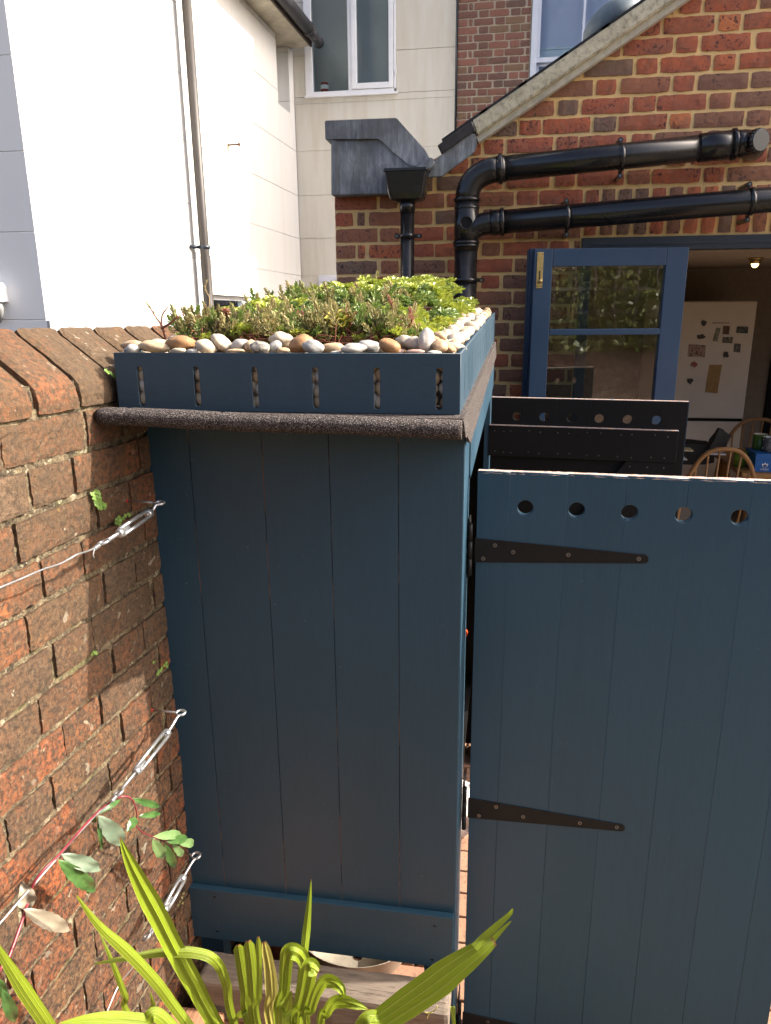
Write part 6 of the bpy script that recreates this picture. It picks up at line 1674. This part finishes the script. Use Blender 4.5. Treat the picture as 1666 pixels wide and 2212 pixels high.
# ------------------------------------------------------------------ strap-leaved plant in the foreground
def strapmat(name, c1, c2, mid):
    n = NT(name, .32, .5); uv = n.n.new('ShaderNodeUVMap').outputs[0]; sep = n.n.new('ShaderNodeSeparateXYZ'); n.L(uv, sep.inputs[0])
    v = n.scale(uv, (70, 1.2, 1)); st = n.noise(1.2, 6, .75, v)
    c = n.mix(n.ramp(st, [(.35, 0), (.65, 1)]), c1, c2)
    rib = n.ramp(sep.outputs['X'], [(.0, (1, 1, 1)), (.03, (0, 0, 0)), (.23, (0, 0, 0)), (.26, (.8, .8, .8)), (.29, (0, 0, 0)), (.48, (0, 0, 0)), (.5, (1, 1, 1)), (.52, (0, 0, 0)), (.71, (0, 0, 0)), (.74, (.8, .8, .8)), (.77, (0, 0, 0)), (.97, (0, 0, 0)), (1, (1, 1, 1))])
    c = n.mix(n.math('MULTIPLY', rib, .55), c, mid)
    tip = n.ramp(sep.outputs['Y'], [(.0, (0, 0, 0)), (.982, (0, 0, 0)), (.992, (1, 1, 1))])
    c = n.mix(tip, c, (0.28, 0.14, 0.05))
    n.color(c)
    out = n.n['Material Output']; tl = n.n.new('ShaderNodeBsdfTranslucent'); n.L(c, tl.inputs[0]); mx = n.n.new('ShaderNodeMixShader'); mx.inputs[0].default_value = .33
    n.L(n.b.outputs[0], mx.inputs[1]); n.L(tl.outputs[0], mx.inputs[2]); n.L(mx.outputs[0], out.inputs[0])
    n.bump(n.math('ADD', st, rib), .6, .002)
    return n.m
MSTRAPL = strapmat('strap_leaf', (0.11, 0.18, 0.008), (0.29, 0.37, 0.022), (0.50, 0.53, 0.13))
MSTRAW = strapmat('dying_strap_leaf', (0.45, 0.36, 0.10), (0.38, 0.38, 0.08), (0.55, 0.46, 0.2))
plant = thing('strap_leaved_plant', 'lime-green clump of long pleated sword leaves growing from the raised bed', 'plant', (-.30, 1.05, -.16))
def strap_leaf(pts, Ys, W, mat=None, pleat=.25, twist=0.0, nfold=2, base=True, label=None, wp=None):
    n = len(pts); P = [PY(x, y, Yv) for (x, y), Yv in zip(pts, Ys)]
    if base:
        root = Vector((-.30 + random.uniform(-.04, .04), 1.04 + random.uniform(-.05, .04), -.16))
        m = P[-1] + (P[-1] - P[-2])*.3; P += [(P[-1] + root)/2 + (P[-1] - P[-2]).normalized()*.03, root]
    C = catmull(P, 16); N = len(C) - 1
    Wm = W/F*(.80 if W > 60 else (.86 if 20 < W < 45 and pts[0][1] > 2000 and pts[0][0] > 480 else .68))*(Vector(CAM) - P[0]).length/2
    bm = bmesh.new(); uvl = bm.loops.layers.uv.new('UVMap'); rows = []; K = 8
    side = None
    for i, c in enumerate(C):
        t = i/N; tan = (C[min(i+1, N)] - C[max(i-1, 0)]).normalized(); view = (Vector(CAM) - c).normalized()
        s = tan.cross(view)
        if s.length < .15 and side is not None: s = side
        s.normalize()
        if side is not None and s.dot(side) < 0: s = -s
        side = s; nn = s.cross(tan).normalized()
        if nn.dot(view) < 0: nn = -nn
        Rr = Matrix.Rotation(twist*(t - .3), 3, tan); s2 = Rr @ s; n2 = Rr @ nn
        if wp: hw = Wm*np.interp(t, [q[0] for q in wp], [q[1] for q in wp])
        else: hw = Wm*min(1, (t*3.2 + .02)**.75)*(1 - .35*max(0, t - .6)/.4)
        row = []
        for j in range(K + 1):
            q = j/K*2 - 1; z = pleat*.62*hw*((abs(((q + 1)*nfold/2*2) % 2 - 1) - .5)*1.1 if nfold > 1 else -abs(q)*1.2 + .6)
            row.append(bm.verts.new(c + s2*(hw*q) + n2*z))
        rows.append((row, t))
    for (a, ta), (b, tb_) in zip(rows, rows[1:]):
        for j in range(K):
            f = bm.faces.new((a[j], a[j+1], b[j+1], b[j])); f.smooth = False
            for lp, (u, v) in zip(f.loops, ((j/K, 1-ta), ((j+1)/K, 1-ta), ((j+1)/K, 1-tb_), (j/K, 1-tb_))): lp[uvl].uv = (u, v)
    me = bpy.data.meshes.new('leaf'); bm.to_mesh(me); bm.free()
    o = mesh_obj('leaf', me, mat or MSTRAPL, plant)
    if label: o['label'] = label
    return o
def c5(*pp): return [C5(*p) for p in pp]
def cc4(*pp): return [c4(*p) for p in pp]
def c6(*pp): return [(833 + .5*x, 1355.8 + .5*y) for x, y in pp]
random.seed(5)
strap_leaf(c5((518, 908), (560, 1010), (620, 1130), (690, 1260), (755, 1390), (840, 1545), (930, 1714)), [.92, .93, .95, .97, .99, 1.01, 1.03], 56, pleat=.42, nfold=2)
strap_leaf(c5((323, 1148), (430, 1290), (560, 1410), (680, 1540), (800, 1700)), [.86, .89, .92, .95, .98], 32, pleat=.45, nfold=1)
strap_leaf(c5((-60, 1300), (30, 1450), (120, 1590), (215, 1730), (300, 1850)), [.74, .77, .80, .84, .88], 38, pleat=.35, nfold=1)
strap_leaf(c5((395, 1455), (540, 1430), (700, 1404), (840, 1405), (930, 1440), (978, 1540), (1012, 1714)), [.95, .97, .99, 1.0, 1.01, 1.03, 1.05], 26, pleat=.4, nfold=1)
strap_leaf(c5((425, 1305), (487, 1450), (540, 1590), (590, 1714)), [.98, .98, .99, 1.0], 16, pleat=.4, nfold=1)
strap_leaf(c5((648, 1568), (665, 1640), (690, 1720)), [1.0, 1.0, 1.01], 13, pleat=.4, nfold=1)
strap_leaf(c5((250, 1712), (380, 1692), (500, 1690), (620, 1700), (740, 1725)), [.80, .83, .86, .88, .90], 34, pleat=.3, nfold=1)
flat = [(0, .35), (.05, .9), (.3, 1), (.6, .9), (1, .5)]
strap_leaf(cc4((345, 505), (360, 600), (385, 760), (412, 950)), [1.02, 1.03, 1.04, 1.05], 24, pleat=.5, nfold=1, wp=flat)
strap_leaf(cc4((402, 482), (420, 620), (432, 780), (440, 950)), [1.01, 1.02, 1.03, 1.04], 27, pleat=.6, nfold=1, wp=flat)
strap_leaf(cc4((457, 460), (463, 620), (462, 780), (462, 950)), [1.0, 1.01, 1.02, 1.03], 17, pleat=.5, nfold=1, wp=flat)
strap_leaf(cc4((490, 488), (520, 640), (532, 780), (530, 950)), [1.03, 1.04, 1.05, 1.06], 28, MSTRAW, pleat=.45, nfold=2, wp=[(0, .35), (.06, .7), (.3, 1), (1, .6)], label='straw-coloured dying leaf in the middle of the clump')
strap_leaf(cc4((725, 650), (710, 590), (675, 550), (625, 545), (610, 620), (600, 760), (575, 950)), [1.04, 1.03, 1.02, 1.02, 1.03, 1.04, 1.05], 32, pleat=.4, nfold=2, wp=[(0, .2), (.08, .8), (.3, 1), (1, .5)])
strap_leaf(cc4((749, 143), (740, 260), (727, 400), (712, 540), (695, 700), (680, 950)), [1.18, 1.17, 1.16, 1.14, 1.12, 1.1], 23, pleat=.5, nfold=1, label='upright pointed leaf with a brown tip')
strap_leaf(cc4((790, 655), (760, 635), (740, 640), (715, 760), (690, 850), (655, 960)), [1.0, 1.0, 1.0, 1.02, 1.03, 1.04], 38, pleat=.45, nfold=2, wp=[(0, .45), (.1, .85), (.3, 1), (1, .5)])
strap_leaf(cc4((640, 760), (615, 860), (590, 950)), [1.0, 1.01, 1.02], 30, pleat=.4, nfold=1)
strap_leaf(cc4((936, 800), (915, 748), (872, 712), (820, 710), (780, 770), (750, 860), (725, 950)), [.98, .98, .99, 1.0, 1.01, 1.02, 1.03], 26, pleat=.4, nfold=2, wp=[(0, .15), (.12, .7), (.3, 1), (1, .5)])
strap_leaf(cc4((1065, 862), (1000, 838), (930, 818), (870, 828), (835, 880), (800, 960)), [.96, .96, .97, .98, 1.0, 1.02], 26, pleat=.4, nfold=2, wp=[(0, .1), (.12, .6), (.3, 1), (1, .5)])
strap_leaf(cc4((330, 960), (345, 900), (390, 890), (420, 960)), [1.06, 1.06, 1.05, 1.04], 18, pleat=.4, nfold=1)
# big right-hand leaf with a split tip
strap_leaf(c6((470, 1352), (400, 1400), (300, 1472), (200, 1548), (90, 1625), (-20, 1700), (-110, 1765)), [1.03, 1.02, 1.01, 1.0, .99, .98, .97], 68, pleat=.22, nfold=2, wp=[(0, .30), (.04, .42), (.18, .74), (.32, 1), (.5, .95), (1, .35)], label='broadest leaf, reaching right across the open door with a split tip')
strap_leaf(c6((551, 1214), (535, 1240), (480, 1290), (425, 1340), (385, 1385)), [1.04, 1.04, 1.035, 1.03, 1.02], 22, pleat=.2, nfold=1, base=False, wp=[(0, .15), (.1, .35), (.5, .8), (1, 1.1)])
strap_leaf(c6((543, 1268), (500, 1310), (455, 1360), (415, 1410)), [1.04, 1.035, 1.03, 1.02], 17, pleat=.2, nfold=1, base=False, wp=[(0, .2), (.1, .4), (.5, .8), (1, 1.1)])
strap_leaf(c6((300, 1700), (290, 1640), (300, 1760)), [1.3, 1.3, 1.3], 12, base=False)
